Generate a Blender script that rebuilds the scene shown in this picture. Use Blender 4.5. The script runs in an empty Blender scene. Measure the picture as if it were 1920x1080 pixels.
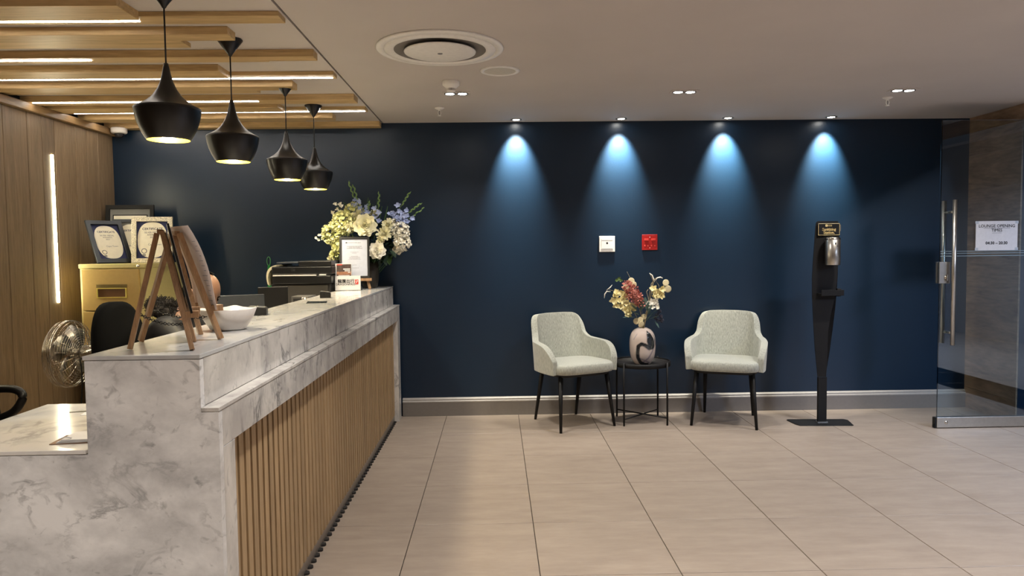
import bpy, bmesh, math, random
from mathutils import Vector, Matrix, Euler
random.seed(7)
PI = math.pi
scene = bpy.context.scene
COL = scene.collection

# ------------------------------------------------------------------ camera
cam_data = bpy.data.cameras.new('camera')
cam_data.sensor_width = 36.0
cam_data.lens = 1366.0 * 36.0 / 1920.0
cam_data.clip_start = 0.05
cam = bpy.data.objects.new('camera', cam_data); COL.objects.link(cam)
_dy = Vector((-30 / 1366.0, -72 / 1366.0, 1.0)); _a, _b = _dy.x, _dy.y; _dy.normalize()
_s = 0.0131
_dx = Vector((1.0, -_s, -(_a - _b * _s))).normalized()
_dz = _dx.cross(_dy)
if _dz.y > 0: _dz = -_dz
# rows of R give the world axes in (right, down, forward) camera coordinates
right = Vector((_dx.x, _dy.x, _dz.x)); down = Vector((_dx.y, _dy.y, _dz.y)); fwd = Vector((_dx.z, _dy.z, _dz.z))
m = Matrix((right, -down, -fwd)).transposed().to_4x4()
m.translation = Vector((0, 0, 1.375))
cam.matrix_world = m
scene.camera = cam

# ------------------------------------------------------------------ view, world, lights
vs = scene.view_settings
vs.view_transform = 'Standard'; vs.look = 'None'; vs.exposure = 0.66; vs.gamma = 1.0; vs.use_curve_mapping = False
W = bpy.data.worlds.new('world'); scene.world = W; W.use_nodes = True
W.node_tree.nodes['Background'].inputs[0].default_value = (0.45, 0.55, 0.75, 1)
W.node_tree.nodes['Background'].inputs[1].default_value = 0.6

def lamp(kind, name, loc, energy, color, rot=(0, 0, 0), parent=None, **kw):
    d = bpy.data.lights.new(name, kind); d.energy = energy; d.color = color
    for k, v in kw.items(): setattr(d, k, v)
    o = bpy.data.objects.new(name, d); COL.objects.link(o)
    o.location = loc; o.rotation_euler = rot
    return o
WARM = (1.0, 0.86, 0.68); NEUT = (1.0, 0.95, 0.89); COOL = (0.80, 0.90, 1.0)
WALL_SPOT_X = (0.175, 1.02, 1.885, 2.725)
ZC = 2.415
for i, x in enumerate(WALL_SPOT_X):
    lamp('SPOT', 'wall_spot_light', (x, 5.895, ZC - 0.012), 250, (1.0, 0.95, 0.80), rot=(math.radians(24), 0, 0), spot_size=math.radians(60), spot_blend=1.0, shadow_soft_size=0.022)
# pools thrown at the wall seats by the same fittings (narrow inner beam)
for x in WALL_SPOT_X:
    lamp('SPOT', 'wall_spot_beam', (x, 5.90, ZC - 0.013), 22, NEUT, rot=(math.radians(-8), 0, 0), spot_size=math.radians(44), spot_blend=0.8, shadow_soft_size=0.02)
# twin gimbals over the seating row, tilted towards the wall
for x, tx in ((-0.25, 0.0), (1.27, 0.1), (2.75, -0.05)):
    for s in (-1, 1):
        lamp('SPOT', 'twin_spot_light', (x + s * 0.041, 4.90, ZC - 0.014), 36, NEUT, rot=(math.radians(14), 0, s * 0.0), spot_size=math.radians(112), spot_blend=1.0, shadow_soft_size=0.03)
# the same kind of downlights in the part of the ceiling above and behind the camera
for y in (2.6, 0.6, -1.4):
    for x in (-0.25, 1.27, 2.75):
        lamp('SPOT', 'ceiling_downlight_light', (x, y, ZC - 0.014), 80, NEUT, spot_size=math.radians(125), spot_blend=0.9, shadow_soft_size=0.05)
for y in (0.9, -1.2):
    lamp('SPOT', 'ceiling_downlight_light', (-2.0, y, ZC - 0.014), 90, NEUT, spot_size=math.radians(125), spot_blend=0.9, shadow_soft_size=0.05)
# unseen area lamp added for the cool daylight entering from the right
lamp('AREA', 'entrance_daylight_fill', (4.75, 1.2, 2.80), 220, (0.62, 0.74, 1.0), rot=(0, math.radians(12), 0), shape='RECTANGLE', size=0.7, size_y=1.8)

# ------------------------------------------------------------------ materials
def nt(name):
    mt = bpy.data.materials.new(name); mt.use_nodes = True
    return mt, mt.node_tree.nodes, mt.node_tree.links, mt.node_tree.nodes['Principled BSDF']
def lin(c):
    return tuple(((v / 255.0) / 12.92 if v / 255.0 <= 0.04045 else ((v / 255.0 + 0.055) / 1.055) ** 2.4) for v in c) + (1.0,)
def simple(name, rgb, rough=0.5, metal=0.0, noise=0.0, scale=40.0, bump=0.0, spec=0.5, sheen=0.0, sub=0.0):
    mt, N, L, P = nt(name)
    c = lin(rgb)
    P.inputs['Roughness'].default_value = rough; P.inputs['Metallic'].default_value = metal
    P.inputs['Specular IOR Level'].default_value = spec
    if sheen: P.inputs['Sheen Weight'].default_value = sheen
    tc = N.new('ShaderNodeTexCoord'); n = N.new('ShaderNodeTexNoise'); n.inputs['Scale'].default_value = scale; n.inputs['Detail'].default_value = 5
    L.new(tc.outputs['Object'], n.inputs['Vector'])
    r = N.new('ShaderNodeValToRGB')
    k = noise if noise else 0.04
    r.color_ramp.elements[0].position = 0.3; r.color_ramp.elements[1].position = 0.7
    r.color_ramp.elements[0].color = tuple(v * (1 - k) for v in c[:3]) + (1,); r.color_ramp.elements[1].color = tuple(min(1, v * (1 + k)) for v in c[:3]) + (1,)
    L.new(n.outputs['Fac'], r.inputs['Fac']); L.new(r.outputs['Color'], P.inputs['Base Color'])
    if bump:
        b = N.new('ShaderNodeBump'); b.inputs['Strength'].default_value = bump; b.inputs['Distance'].default_value = 0.002
        L.new(n.outputs['Fac'], b.inputs['Height']); L.new(b.outputs['Normal'], P.inputs['Normal'])
    return mt
def emit(name, rgb, strength):
    mt, N, L, P = nt(name)
    P.inputs['Base Color'].default_value = (0.8, 0.8, 0.8, 1)
    P.inputs['Emission Color'].default_value = tuple(rgb) + (1,); P.inputs['Emission Strength'].default_value = strength
    return mt
def wood(name, dark, light, axis='Z', rough=0.45, stretch=14.0, scale=3.0, rnd=0.25, contrast=(0.3, 0.72)):
    mt, N, L, P = nt(name)
    tc = N.new('ShaderNodeTexCoord'); mp = N.new('ShaderNodeMapping'); oi = N.new('ShaderNodeObjectInfo')
    sc = {'X': (1, stretch, stretch), 'Y': (stretch, 1, stretch), 'Z': (stretch, stretch, 1)}[axis]
    mp.inputs['Scale'].default_value = sc
    add = N.new('ShaderNodeVectorMath'); add.operation = 'ADD'
    mul = N.new('ShaderNodeMath'); mul.operation = 'MULTIPLY'; mul.inputs[1].default_value = 37.0
    L.new(oi.outputs['Random'], mul.inputs[0]); L.new(tc.outputs['Object'], add.inputs[0]); L.new(mul.outputs[0], add.inputs[1])
    L.new(add.outputs[0], mp.inputs['Vector'])
    n = N.new('ShaderNodeTexNoise'); n.inputs['Scale'].default_value = scale; n.inputs['Detail'].default_value = 8; n.inputs['Distortion'].default_value = 1.4; n.inputs['Roughness'].default_value = 0.62
    L.new(mp.outputs[0], n.inputs['Vector'])
    n2 = N.new('ShaderNodeTexNoise'); n2.inputs['Scale'].default_value = scale * 7; n2.inputs['Detail'].default_value = 4
    L.new(mp.outputs[0], n2.inputs['Vector'])
    mx = N.new('ShaderNodeMath'); mx.operation = 'MULTIPLY_ADD'; mx.inputs[1].default_value = 0.3
    L.new(n2.outputs['Fac'], mx.inputs[0])
    sb = N.new('ShaderNodeMath'); sb.operation = 'MULTIPLY'; sb.inputs[1].default_value = 0.7
    L.new(n.outputs['Fac'], sb.inputs[0]); L.new(sb.outputs[0], mx.inputs[2])
    r = N.new('ShaderNodeValToRGB'); r.color_ramp.elements[0].position = contrast[0]; r.color_ramp.elements[1].position = contrast[1]
    r.color_ramp.elements[0].color = lin(dark); r.color_ramp.elements[1].color = lin(light)
    L.new(mx.outputs[0], r.inputs['Fac'])
    hs = N.new('ShaderNodeHueSaturation')
    vm = N.new('ShaderNodeMath'); vm.operation = 'MULTIPLY_ADD'; vm.inputs[1].default_value = rnd; vm.inputs[2].default_value = 1 - rnd / 2
    L.new(oi.outputs['Random'], vm.inputs[0]); L.new(vm.outputs[0], hs.inputs['Value']); L.new(r.outputs['Color'], hs.inputs['Color'])
    L.new(hs.outputs['Color'], P.inputs['Base Color'])
    b = N.new('ShaderNodeBump'); b.inputs['Strength'].default_value = 0.15; b.inputs['Distance'].default_value = 0.001
    L.new(n2.outputs['Fac'], b.inputs['Height']); L.new(b.outputs['Normal'], P.inputs['Normal'])
    P.inputs['Roughness'].default_value = rough
    return mt
def marble(name, stretch=(1, 1, 1), vein=0.5, base=(226, 225, 224), cloud=(168, 167, 166), rough=0.16, cs=2.2):
    mt, N, L, P = nt(name)
    tc = N.new('ShaderNodeTexCoord'); mp = N.new('ShaderNodeMapping'); mp.inputs['Scale'].default_value = stretch; mp.inputs['Rotation'].default_value = (0.5, 0.4, 0.3)
    L.new(tc.outputs['Object'], mp.inputs['Vector'])
    n1 = N.new('ShaderNodeTexNoise'); n1.inputs['Scale'].default_value = cs; n1.inputs['Detail'].default_value = 9; n1.inputs['Roughness'].default_value = 0.62; n1.inputs['Distortion'].default_value = 0.25
    L.new(mp.outputs[0], n1.inputs['Vector'])
    r1 = N.new('ShaderNodeValToRGB'); e = r1.color_ramp.elements
    e[0].position = 0.36; e[1].position = 0.60; e[0].color = lin(cloud); e[1].color = lin(base)
    L.new(n1.outputs['Fac'], r1.inputs['Fac'])
    # veins: ridged distorted noise, broken up by a mask
    n2 = N.new('ShaderNodeTexNoise'); n2.inputs['Scale'].default_value = 3.2; n2.inputs['Detail'].default_value = 7; n2.inputs['Distortion'].default_value = 0.5; n2.inputs['Roughness'].default_value = 0.62
    L.new(mp.outputs[0], n2.inputs['Vector'])
    sb = N.new('ShaderNodeMath'); sb.operation = 'SUBTRACT'; sb.inputs[1].default_value = 0.5; L.new(n2.outputs['Fac'], sb.inputs[0])
    ab = N.new('ShaderNodeMath'); ab.operation = 'ABSOLUTE'; L.new(sb.outputs[0], ab.inputs[0])
    r2 = N.new('ShaderNodeValToRGB'); r2.color_ramp.elements[0].position = 0.0; r2.color_ramp.elements[1].position = 0.035
    r2.color_ramp.elements[0].color = (vein, vein, vein, 1); r2.color_ramp.elements[1].color = (0, 0, 0, 1)
    L.new(ab.outputs[0], r2.inputs['Fac'])
    n3 = N.new('ShaderNodeTexNoise'); n3.inputs['Scale'].default_value = 4.5; n3.inputs['Detail'].default_value = 4; L.new(mp.outputs[0], n3.inputs['Vector'])
    r3 = N.new('ShaderNodeValToRGB'); r3.color_ramp.elements[0].position = 0.45; r3.color_ramp.elements[1].position = 0.68
    L.new(n3.outputs['Fac'], r3.inputs['Fac'])
    mu = N.new('ShaderNodeMath'); mu.operation = 'MULTIPLY'; L.new(r2.outputs['Color'], mu.inputs[0]); L.new(r3.outputs['Color'], mu.inputs[1])
    # small dark flecks
    n4 = N.new('ShaderNodeTexNoise'); n4.inputs['Scale'].default_value = 14; n4.inputs['Detail'].default_value = 5; n4.inputs['Distortion'].default_value = 0.9; L.new(mp.outputs[0], n4.inputs['Vector'])
    r4 = N.new('ShaderNodeValToRGB'); r4.color_ramp.elements[0].position = 0.60; r4.color_ramp.elements[1].position = 0.76
    r4.color_ramp.elements[1].color = (0.6, 0.6, 0.6, 1)
    L.new(n4.outputs['Fac'], r4.inputs['Fac'])
    mxx = N.new('ShaderNodeMath'); mxx.operation = 'MAXIMUM'; L.new(mu.outputs[0], mxx.inputs[0]); L.new(r4.outputs['Color'], mxx.inputs[1])
    mix = N.new('ShaderNodeMixRGB'); mix.inputs['Color2'].default_value = lin((92, 92, 94))
    L.new(mxx.outputs[0], mix.inputs['Fac']); L.new(r1.outputs['Color'], mix.inputs['Color1'])
    L.new(mix.outputs[0], P.inputs['Base Color'])
    P.inputs['Roughness'].default_value = rough
    return mt
def fabric(name, a, b_, rough=0.9):
    mt, N, L, P = nt(name)
    tc = N.new('ShaderNodeTexCoord'); mp = N.new('ShaderNodeMapping'); mp.inputs['Scale'].default_value = (9, 9, 1.6)
    L.new(tc.outputs['Object'], mp.inputs['Vector'])
    n = N.new('ShaderNodeTexNoise'); n.inputs['Scale'].default_value = 22; n.inputs['Detail'].default_value = 6; L.new(mp.outputs[0], n.inputs['Vector'])
    r = N.new('ShaderNodeValToRGB'); r.color_ramp.elements[0].position = 0.3; r.color_ramp.elements[1].position = 0.7
    r.color_ramp.elements[0].color = lin(a); r.color_ramp.elements[1].color = lin(b_)
    L.new(n.outputs['Fac'], r.inputs['Fac']); L.new(r.outputs['Color'], P.inputs['Base Color'])
    bp = N.new('ShaderNodeBump'); bp.inputs['Strength'].default_value = 0.35; bp.inputs['Distance'].default_value = 0.002
    L.new(n.outputs['Fac'], bp.inputs['Height']); L.new(bp.outputs['Normal'], P.inputs['Normal'])
    P.inputs['Roughness'].default_value = rough; P.inputs['Sheen Weight'].default_value = 0.35
    return mt
def glass(name, tint=(0.86, 0.93, 0.93), extra=0.0, rough=0.0):
    mt = bpy.data.materials.new(name); mt.use_nodes = True; N = mt.node_tree.nodes; L = mt.node_tree.links
    for n in list(N):
        if n.type != 'OUTPUT_MATERIAL': N.remove(n)
    out = [n for n in N if n.type == 'OUTPUT_MATERIAL'][0]
    t = N.new('ShaderNodeBsdfTransparent'); t.inputs[0].default_value = tint + (1,)
    g = N.new('ShaderNodeBsdfGlossy'); g.inputs['Roughness'].default_value = rough; g.inputs[0].default_value = (0.9, 0.95, 1, 1)
    fr = N.new('ShaderNodeFresnel'); fr.inputs['IOR'].default_value = 1.5
    ad = N.new('ShaderNodeMath'); ad.operation = 'ADD'; ad.inputs[1].default_value = extra; L.new(fr.outputs[0], ad.inputs[0])
    mx = N.new('ShaderNodeMixShader'); L.new(ad.outputs[0], mx.inputs[0]); L.new(t.outputs[0], mx.inputs[1]); L.new(g.outputs[0], mx.inputs[2])
    L.new(mx.outputs[0], out.inputs['Surface'])
    return mt

def navy_paint():
    mt, N, L, P = nt('navy_wall_paint')
    tc = N.new('ShaderNodeTexCoord')
    n = N.new('ShaderNodeTexNoise'); n.inputs['Scale'].default_value = 90; n.inputs['Detail'].default_value = 3; L.new(tc.outputs['Object'], n.inputs['Vector'])
    n2 = N.new('ShaderNodeTexNoise'); n2.inputs['Scale'].default_value = 1.6; n2.inputs['Detail'].default_value = 6; L.new(tc.outputs['Object'], n2.inputs['Vector'])
    r = N.new('ShaderNodeValToRGB'); r.color_ramp.elements[0].color = lin((10, 30, 50)); r.color_ramp.elements[1].color = lin((14, 39, 60))
    L.new(n2.outputs['Fac'], r.inputs['Fac']); L.new(r.outputs['Color'], P.inputs['Base Color'])
    b = N.new('ShaderNodeBump'); b.inputs['Strength'].default_value = 0.22; b.inputs['Distance'].default_value = 0.0015
    L.new(n.outputs['Fac'], b.inputs['Height']); L.new(b.outputs['Normal'], P.inputs['Normal'])
    P.inputs['Roughness'].default_value = 0.34
    return mt
def tile_mat():
    mt, N, L, P = nt('floor_tile_porcelain')
    tc = N.new('ShaderNodeTexCoord'); oi = N.new('ShaderNodeObjectInfo'); mp = N.new('ShaderNodeMapping'); mp.inputs['Scale'].default_value = (1.2, 5.0, 1)
    mul = N.new('ShaderNodeMath'); mul.operation = 'MULTIPLY'; mul.inputs[1].default_value = 51.0
    add = N.new('ShaderNodeVectorMath'); add.operation = 'ADD'
    L.new(oi.outputs['Random'], mul.inputs[0]); L.new(tc.outputs['Object'], add.inputs[0]); L.new(mul.outputs[0], add.inputs[1]); L.new(add.outputs[0], mp.inputs['Vector'])
    n = N.new('ShaderNodeTexNoise'); n.inputs['Scale'].default_value = 2.6; n.inputs['Detail'].default_value = 10; n.inputs['Roughness'].default_value = 0.68; L.new(mp.outputs[0], n.inputs['Vector'])
    r = N.new('ShaderNodeValToRGB'); r.color_ramp.elements[0].position = 0.3; r.color_ramp.elements[1].position = 0.7
    r.color_ramp.elements[0].color = lin((144, 130, 117)); r.color_ramp.elements[1].color = lin((163, 149, 135))
    L.new(n.outputs['Fac'], r.inputs['Fac']); L.new(r.outputs['Color'], P.inputs['Base Color'])
    n2 = N.new('ShaderNodeTexNoise'); n2.inputs['Scale'].default_value = 12; n2.inputs['Detail'].default_value = 5; L.new(tc.outputs['Object'], n2.inputs['Vector'])
    rr = N.new('ShaderNodeMapRange'); rr.inputs['To Min'].default_value = 0.34; rr.inputs['To Max'].default_value = 0.5; L.new(n2.outputs['Fac'], rr.inputs['Value']); L.new(rr.outputs[0], P.inputs['Roughness'])
    return mt

M = {}
M['navy'] = navy_paint()
M['ceiling'] = simple('ceiling_paint', (196, 187, 180), 0.85, noise=0.03, scale=2.0)
M['plain_wall'] = simple('plain_wall_paint', (150, 142, 134), 0.8)
M['tile'] = tile_mat()
M['grout'] = simple('floor_grout', (62, 54, 46), 0.9)
M['plank'] = wood('wall_plank_oak', (104, 86, 64), (148, 126, 98), 'Z', 0.5, stretch=16, scale=2.2, rnd=0.3, contrast=(0.3, 0.7))
M['cap'] = wood('cap_beam_oak', (118, 92, 60), (158, 128, 88), 'Y', 0.5)
M['batten'] = wood('ceiling_batten_oak', (164, 134, 88), (222, 190, 138), 'X', 0.45, stretch=14, scale=2.0, rnd=0.12)
M['slat'] = wood('desk_slat_oak', (146, 118, 84), (188, 160, 122), 'Z', 0.5, stretch=16, scale=2.5, rnd=0.22)
M['easel'] = wood('easel_pine', (128, 96, 66), (188, 148, 108), 'Z', 0.5, stretch=10, scale=6, rnd=0.15)
M['entry_wood'] = wood('entrance_wood_panel', (116, 90, 68), (178, 148, 120), 'Y', 0.35, stretch=5, scale=1.6, rnd=0.0, contrast=(0.36, 0.66))
M['marble'] = marble('marble_end', (1.45, 1.45, 1.9), 0.6, base=(232, 231, 230), cloud=(178, 177, 177), cs=1.9)
M['marble_front'] = marble('marble_front', (1.6, 1.6, 1.0), 0.8, base=(216, 212, 206), cloud=(182, 178, 174), cs=3.5)
M['marble_top'] = marble('marble_top', (1, 0.6, 1), 0.45, base=(216, 212, 206), cloud=(176, 178, 180), rough=0.12)
M['backing'] = simple('slat_backing', (46, 33, 22), 0.8)
M['plinth'] = simple('brushed_plinth_metal', (150, 140, 130), 0.35, metal=0.6)
M['black'] = simple('black_plastic', (14, 14, 15), 0.4)
M['blackmatt'] = simple('black_powder_coat', (15, 14, 14), 0.55, spec=0.3)
M['darkmatt'] = simple('dark_matt', (34, 31, 29), 0.7)
M['shade'] = simple('black_pendant_shade', (16, 15, 15), 0.33, noise=0.1)
M['brass'] = simple('brass_shade_lining', (232, 216, 120), 0.35, metal=0.7)
M['bulb'] = emit('pendant_bulb', (1.0, 0.90, 0.62), 16)
M['led'] = emit('led_strip_diffuser', (1.0, 0.95, 0.88), 26)
M['ledwarm'] = emit('wall_led_diffuser', (1.0, 0.90, 0.62), 45)
M['spotface'] = emit('downlight_lens', (1.0, 0.97, 0.9), 45)
M['white'] = simple('white_plastic', (236, 232, 226), 0.4)
M['offwhite'] = simple('cream_plastic', (222, 214, 184), 0.45)
M['paper'] = simple('white_paper', (206, 204, 204), 0.8)
M['chrome'] = simple('chrome', (205, 200, 190), 0.18, metal=1.0)
M['steel'] = simple('brushed_steel', (190, 186, 178), 0.3, metal=1.0, noise=0.06)
M['fabric'] = fabric('sage_chenille', (146, 148, 138), (188, 190, 178))
M['cabinet'] = simple('cabinet_gold_paint', (186, 156, 92), 0.42, noise=0.03)
M['cabinetside'] = simple('cabinet_cream_paint', (206, 192, 132), 0.45, noise=0.03)
M['glass'] = glass('door_glass', (0.84, 0.90, 0.92), 0.03)
M['acrylic'] = glass('clear_acrylic', (0.95, 0.97, 0.97), 0.02)
M['base'] = simple('baseboard_grey', (122, 116, 110), 0.5)
M['basetop'] = simple('baseboard_moulding', (164, 159, 153), 0.45)
M['red'] = simple('red_socket', (158, 28, 26), 0.35)
M['redlight'] = simple('light_red_switch', (205, 62, 54), 0.35)
M['darkhole'] = simple('dark_recess', (10, 10, 10), 0.9)
M['ink'] = simple('black_ink', (26, 26, 28), 0.8)
M['greyink'] = simple('grey_ink', (120, 120, 122), 0.8)
M['certink'] = simple('navy_print', (26, 34, 78), 0.6)
M['certpaper'] = simple('certificate_paper', (232, 226, 206), 0.6)
M['goldink'] = simple('gold_print', (238, 212, 150), 0.5)
M['redink'] = simple('red_print', (196, 56, 40), 0.6)
M['skin'] = simple('skin', (128, 94, 74), 0.5, noise=0.05)
M['jacket'] = simple('black_quilted_nylon', (18, 18, 22), 0.6, noise=0.1, scale=14)
M['fur'] = simple('dark_fur', (24, 18, 16), 0.9, noise=0.5, scale=120)
M['hair'] = simple('dark_hair', (14, 11, 9), 0.95, spec=0.1, noise=0.3, scale=90)
M['screen'] = simple('laptop_grey', (72, 76, 82), 0.35, metal=0.3)
M['chairblack'] = simple('office_chair_fabric', (8, 8, 9), 0.95, spec=0.1)
M['green'] = simple('green_plastic', (24, 128, 52), 0.4)
M['pinkpaper'] = simple('thin_printed_paper', (218, 204, 196), 0.8, noise=0.03)
M['glitter'] = simple('glitter_silver_frame', (216, 208, 184), 0.3, metal=0.5, noise=0.45, scale=160, bump=1.0)
M['silverdark'] = simple('dark_silver_frame', (66, 70, 74), 0.3, metal=0.7)
M['matgrey'] = simple('grey_mount_board', (120, 120, 118), 0.8)
M['leaf'] = simple('leaf_green', (54, 84, 42), 0.5, noise=0.25, scale=30)
M['leafdark'] = simple('leaf_dark_green', (26, 44, 30), 0.5, noise=0.2, scale=30)
M['leafblue'] = simple('leaf_blue_green', (84, 108, 100), 0.5, noise=0.2, scale=30)
M['bud'] = simple('gladiolus_bud_green', (104, 132, 70), 0.5, noise=0.15)
M['petalcream'] = simple('petal_cream', (240, 236, 206), 0.6, noise=0.05)
M['petalyellow'] = simple('petal_pale_yellow', (230, 230, 176), 0.6, noise=0.08)
M['petalwhite'] = simple('petal_white', (240, 236, 222), 0.6, noise=0.04)
M['petalblue'] = simple('petal_pale_blue', (166, 178, 214), 0.6, noise=0.1)
M['petalpink'] = simple('petal_dusty_pink', (204, 132, 118), 0.6, noise=0.15, scale=60)
M['petalorchid'] = simple('petal_orchid_yellow', (238, 226, 172), 0.6, noise=0.08)
M['berry'] = simple('dark_berry', (52, 46, 62), 0.4, noise=0.2)
M['twig'] = simple('pale_twig', (196, 180, 140), 0.7, noise=0.1)
M['lunaria'] = simple('lunaria_disc', (232, 218, 176), 0.5, noise=0.08)
M['darkvase'] = simple('dark_bronze_vase', (46, 42, 34), 0.4, metal=0.3, noise=0.35, scale=14)
M['notice'] = simple('notice_paper', (168, 172, 186), 0.7)
M['photo'] = simple('dusk_photo_print', (70, 54, 50), 0.5, noise=0.5, scale=30)

def vase_swirl():
    mt, N, L, P = nt('swirled_glass_vase')
    at_ = N.new('ShaderNodeAttribute'); at_.attribute_name = 'swirl'
    sp = N.new('ShaderNodeSeparateColor'); L.new(at_.outputs['Color'], sp.inputs[0])
    tc = N.new('ShaderNodeTexCoord'); n = N.new('ShaderNodeTexNoise'); n.inputs['Scale'].default_value = 9; n.inputs['Detail'].default_value = 3; L.new(tc.outputs['Object'], n.inputs['Vector'])
    r = N.new('ShaderNodeValToRGB'); r.color_ramp.elements[0].color = lin((196, 178, 168)); r.color_ramp.elements[1].color = lin((216, 202, 192)); L.new(n.outputs['Fac'], r.inputs['Fac'])
    m1 = N.new('ShaderNodeMixRGB'); m1.inputs['Color2'].default_value = lin((128, 118, 134)); L.new(sp.outputs[1], m1.inputs['Fac']); L.new(r.outputs['Color'], m1.inputs['Color1'])
    m2 = N.new('ShaderNodeMixRGB'); m2.inputs['Color2'].default_value = lin((34, 38, 42)); L.new(sp.outputs[0], m2.inputs['Fac']); L.new(m1.outputs[0], m2.inputs['Color1'])
    L.new(m2.outputs[0], P.inputs['Base Color'])
    P.inputs['Roughness'].default_value = 0.08; P.inputs['Coat Weight'].default_value = 0.5
    return mt
M['swirl'] = vase_swirl()

# ------------------------------------------------------------------ geometry helpers
class G:
    """collects geometry for ONE mesh"""
    def __init__(s): s.v = []; s.f = []; s.mi = []; s.sm = []
    def add(s, vs_, fs, mi=0, smooth=False):
        o = len(s.v); s.v += [tuple(v) for v in vs_]
        for f in fs: s.f.append(tuple(i + o for i in f)); s.mi.append(mi); s.sm.append(smooth)
        return s
    def box(s, x0, x1, y0, y1, z0, z1, mi=0):
        v = [(x, y, z) for z in (z0, z1) for y in (y0, y1) for x in (x0, x1)]
        return s.add(v, [(0, 2, 3, 1), (4, 5, 7, 6), (0, 1, 5, 4), (2, 6, 7, 3), (0, 4, 6, 2), (1, 3, 7, 5)], mi)
    def bar(s, a, b, w, t, up=(0, 0, 1), mi=0, w2=None, t2=None):
        """rectangular bar from a to b; w across, t along up-ish"""
        a = Vector(a); b = Vector(b); d = (b - a).normalized(); u = Vector(up); sx = d.cross(u)
        if sx.length < 1e-4: sx = d.cross(Vector((0, 1, 0)))
        sx.normalize(); u = sx.cross(d).normalized(); w2 = w if w2 is None else w2; t2 = t if t2 is None else t2
        v = []
        for p, ww, tt in ((a, w, t), (b, w2, t2)):
            for i, j in ((-1, -1), (1, -1), (1, 1), (-1, 1)): v.append(p + sx * (i * ww / 2) + u * (j * tt / 2))
        return s.add(v, [(3, 2, 1, 0), (4, 5, 6, 7), (0, 1, 5, 4), (1, 2, 6, 5), (2, 3, 7, 6), (3, 0, 4, 7)], mi)
    def tube(s, pts, r, n=8, mi=0, r2=None, cap=True):
        pts = [Vector(p) for p in pts]; k = len(pts); rs = [r + ((r2 if r2 is not None else r) - r) * i / max(1, k - 1) for i in range(k)] if not isinstance(r, (list, tuple)) else r
        v = []; ref = Vector((0, 0, 1))
        for i, p in enumerate(pts):
            d = (pts[min(i + 1, k - 1)] - pts[max(i - 1, 0)]).normalized()
            u = d.cross(ref)
            if u.length < 0.05: u = d.cross(Vector((1, 0, 0)))
            u.normalize(); w = d.cross(u)
            if i and (u.dot(pu) < 0): u = -u; w = -w
            pu = u
            for j in range(n): a = 2 * PI * j / n; v.append(p + (u * math.cos(a) + w * math.sin(a)) * rs[i])
        fs = [(i * n + j, i * n + (j + 1) % n, (i + 1) * n + (j + 1) % n, (i + 1) * n + j) for i in range(k - 1) for j in range(n)]
        s.add(v, fs, mi, True)
        if cap:
            o = len(s.v) - len(v); s.f += [tuple(o + j for j in range(n)), tuple(o + (k - 1) * n + j for j in range(n))]; s.mi += [mi, mi]; s.sm += [False, False]
        return s
    def lathe(s, prof, c=(0, 0, 0), n=40, mi=0, smooth=True, axis=None):
        """prof: list of (r, z)"""
        R = Matrix.Identity(3) if axis is None else Vector((0, 0, 1)).rotation_difference(Vector(axis)).to_matrix()
        c = Vector(c); v = []
        for r, z in prof:
            for j in range(n): a = 2 * PI * j / n; v.append(c + R @ Vector((r * math.cos(a), r * math.sin(a), z)))
        fs = [(i * n + j, i * n + (j + 1) % n, (i + 1) * n + (j + 1) % n, (i + 1) * n + j) for i in range(len(prof) - 1) for j in range(n)]
        return s.add(v, fs, mi, smooth)
    def prism(s, poly, y0, y1, mi=0, plane='XZ'):
        n = len(poly)
        def P(a, b, c): return (a, c, b) if plane == 'XZ' else ((a, b, c) if plane == 'XY' else (c, a, b))
        v = [P(a, b, y0) for a, b in poly] + [P(a, b, y1) for a, b in poly]
        return s.add(v, [tuple(range(n)), tuple(range(2 * n - 1, n - 1, -1))] + [(i, i + n, (i + 1) % n + n, (i + 1) % n) for i in range(n)], mi)
    def sphere(s, c, r, nu=12, nv=8, mi=0, sc=(1, 1, 1)):
        v = []; c = Vector(c)
        for i in range(nv + 1):
            th = PI * i / nv
            for j in range(nu): a = 2 * PI * j / nu; v.append(c + Vector((r * math.sin(th) * math.cos(a) * sc[0], r * math.sin(th) * math.sin(a) * sc[1], r * math.cos(th) * sc[2])))
        fs = [(i * nu + j, (i + 1) * nu + j, (i + 1) * nu + (j + 1) % nu, i * nu + (j + 1) % nu) for i in range(nv) for j in range(nu)]
        return s.add(v, fs, mi, True)
    def mesh(s, name):
        me = bpy.data.meshes.new(name); me.from_pydata(s.v, [], s.f)
        me.polygons.foreach_set('material_index', s.mi); me.polygons.foreach_set('use_smooth', s.sm)
        bm = bmesh.new(); bm.from_mesh(me); bmesh.ops.remove_doubles(bm, verts=bm.verts, dist=1e-6); bmesh.ops.recalc_face_normals(bm, faces=bm.faces); bm.to_mesh(me); bm.free()
        me.update(); return me

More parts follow.
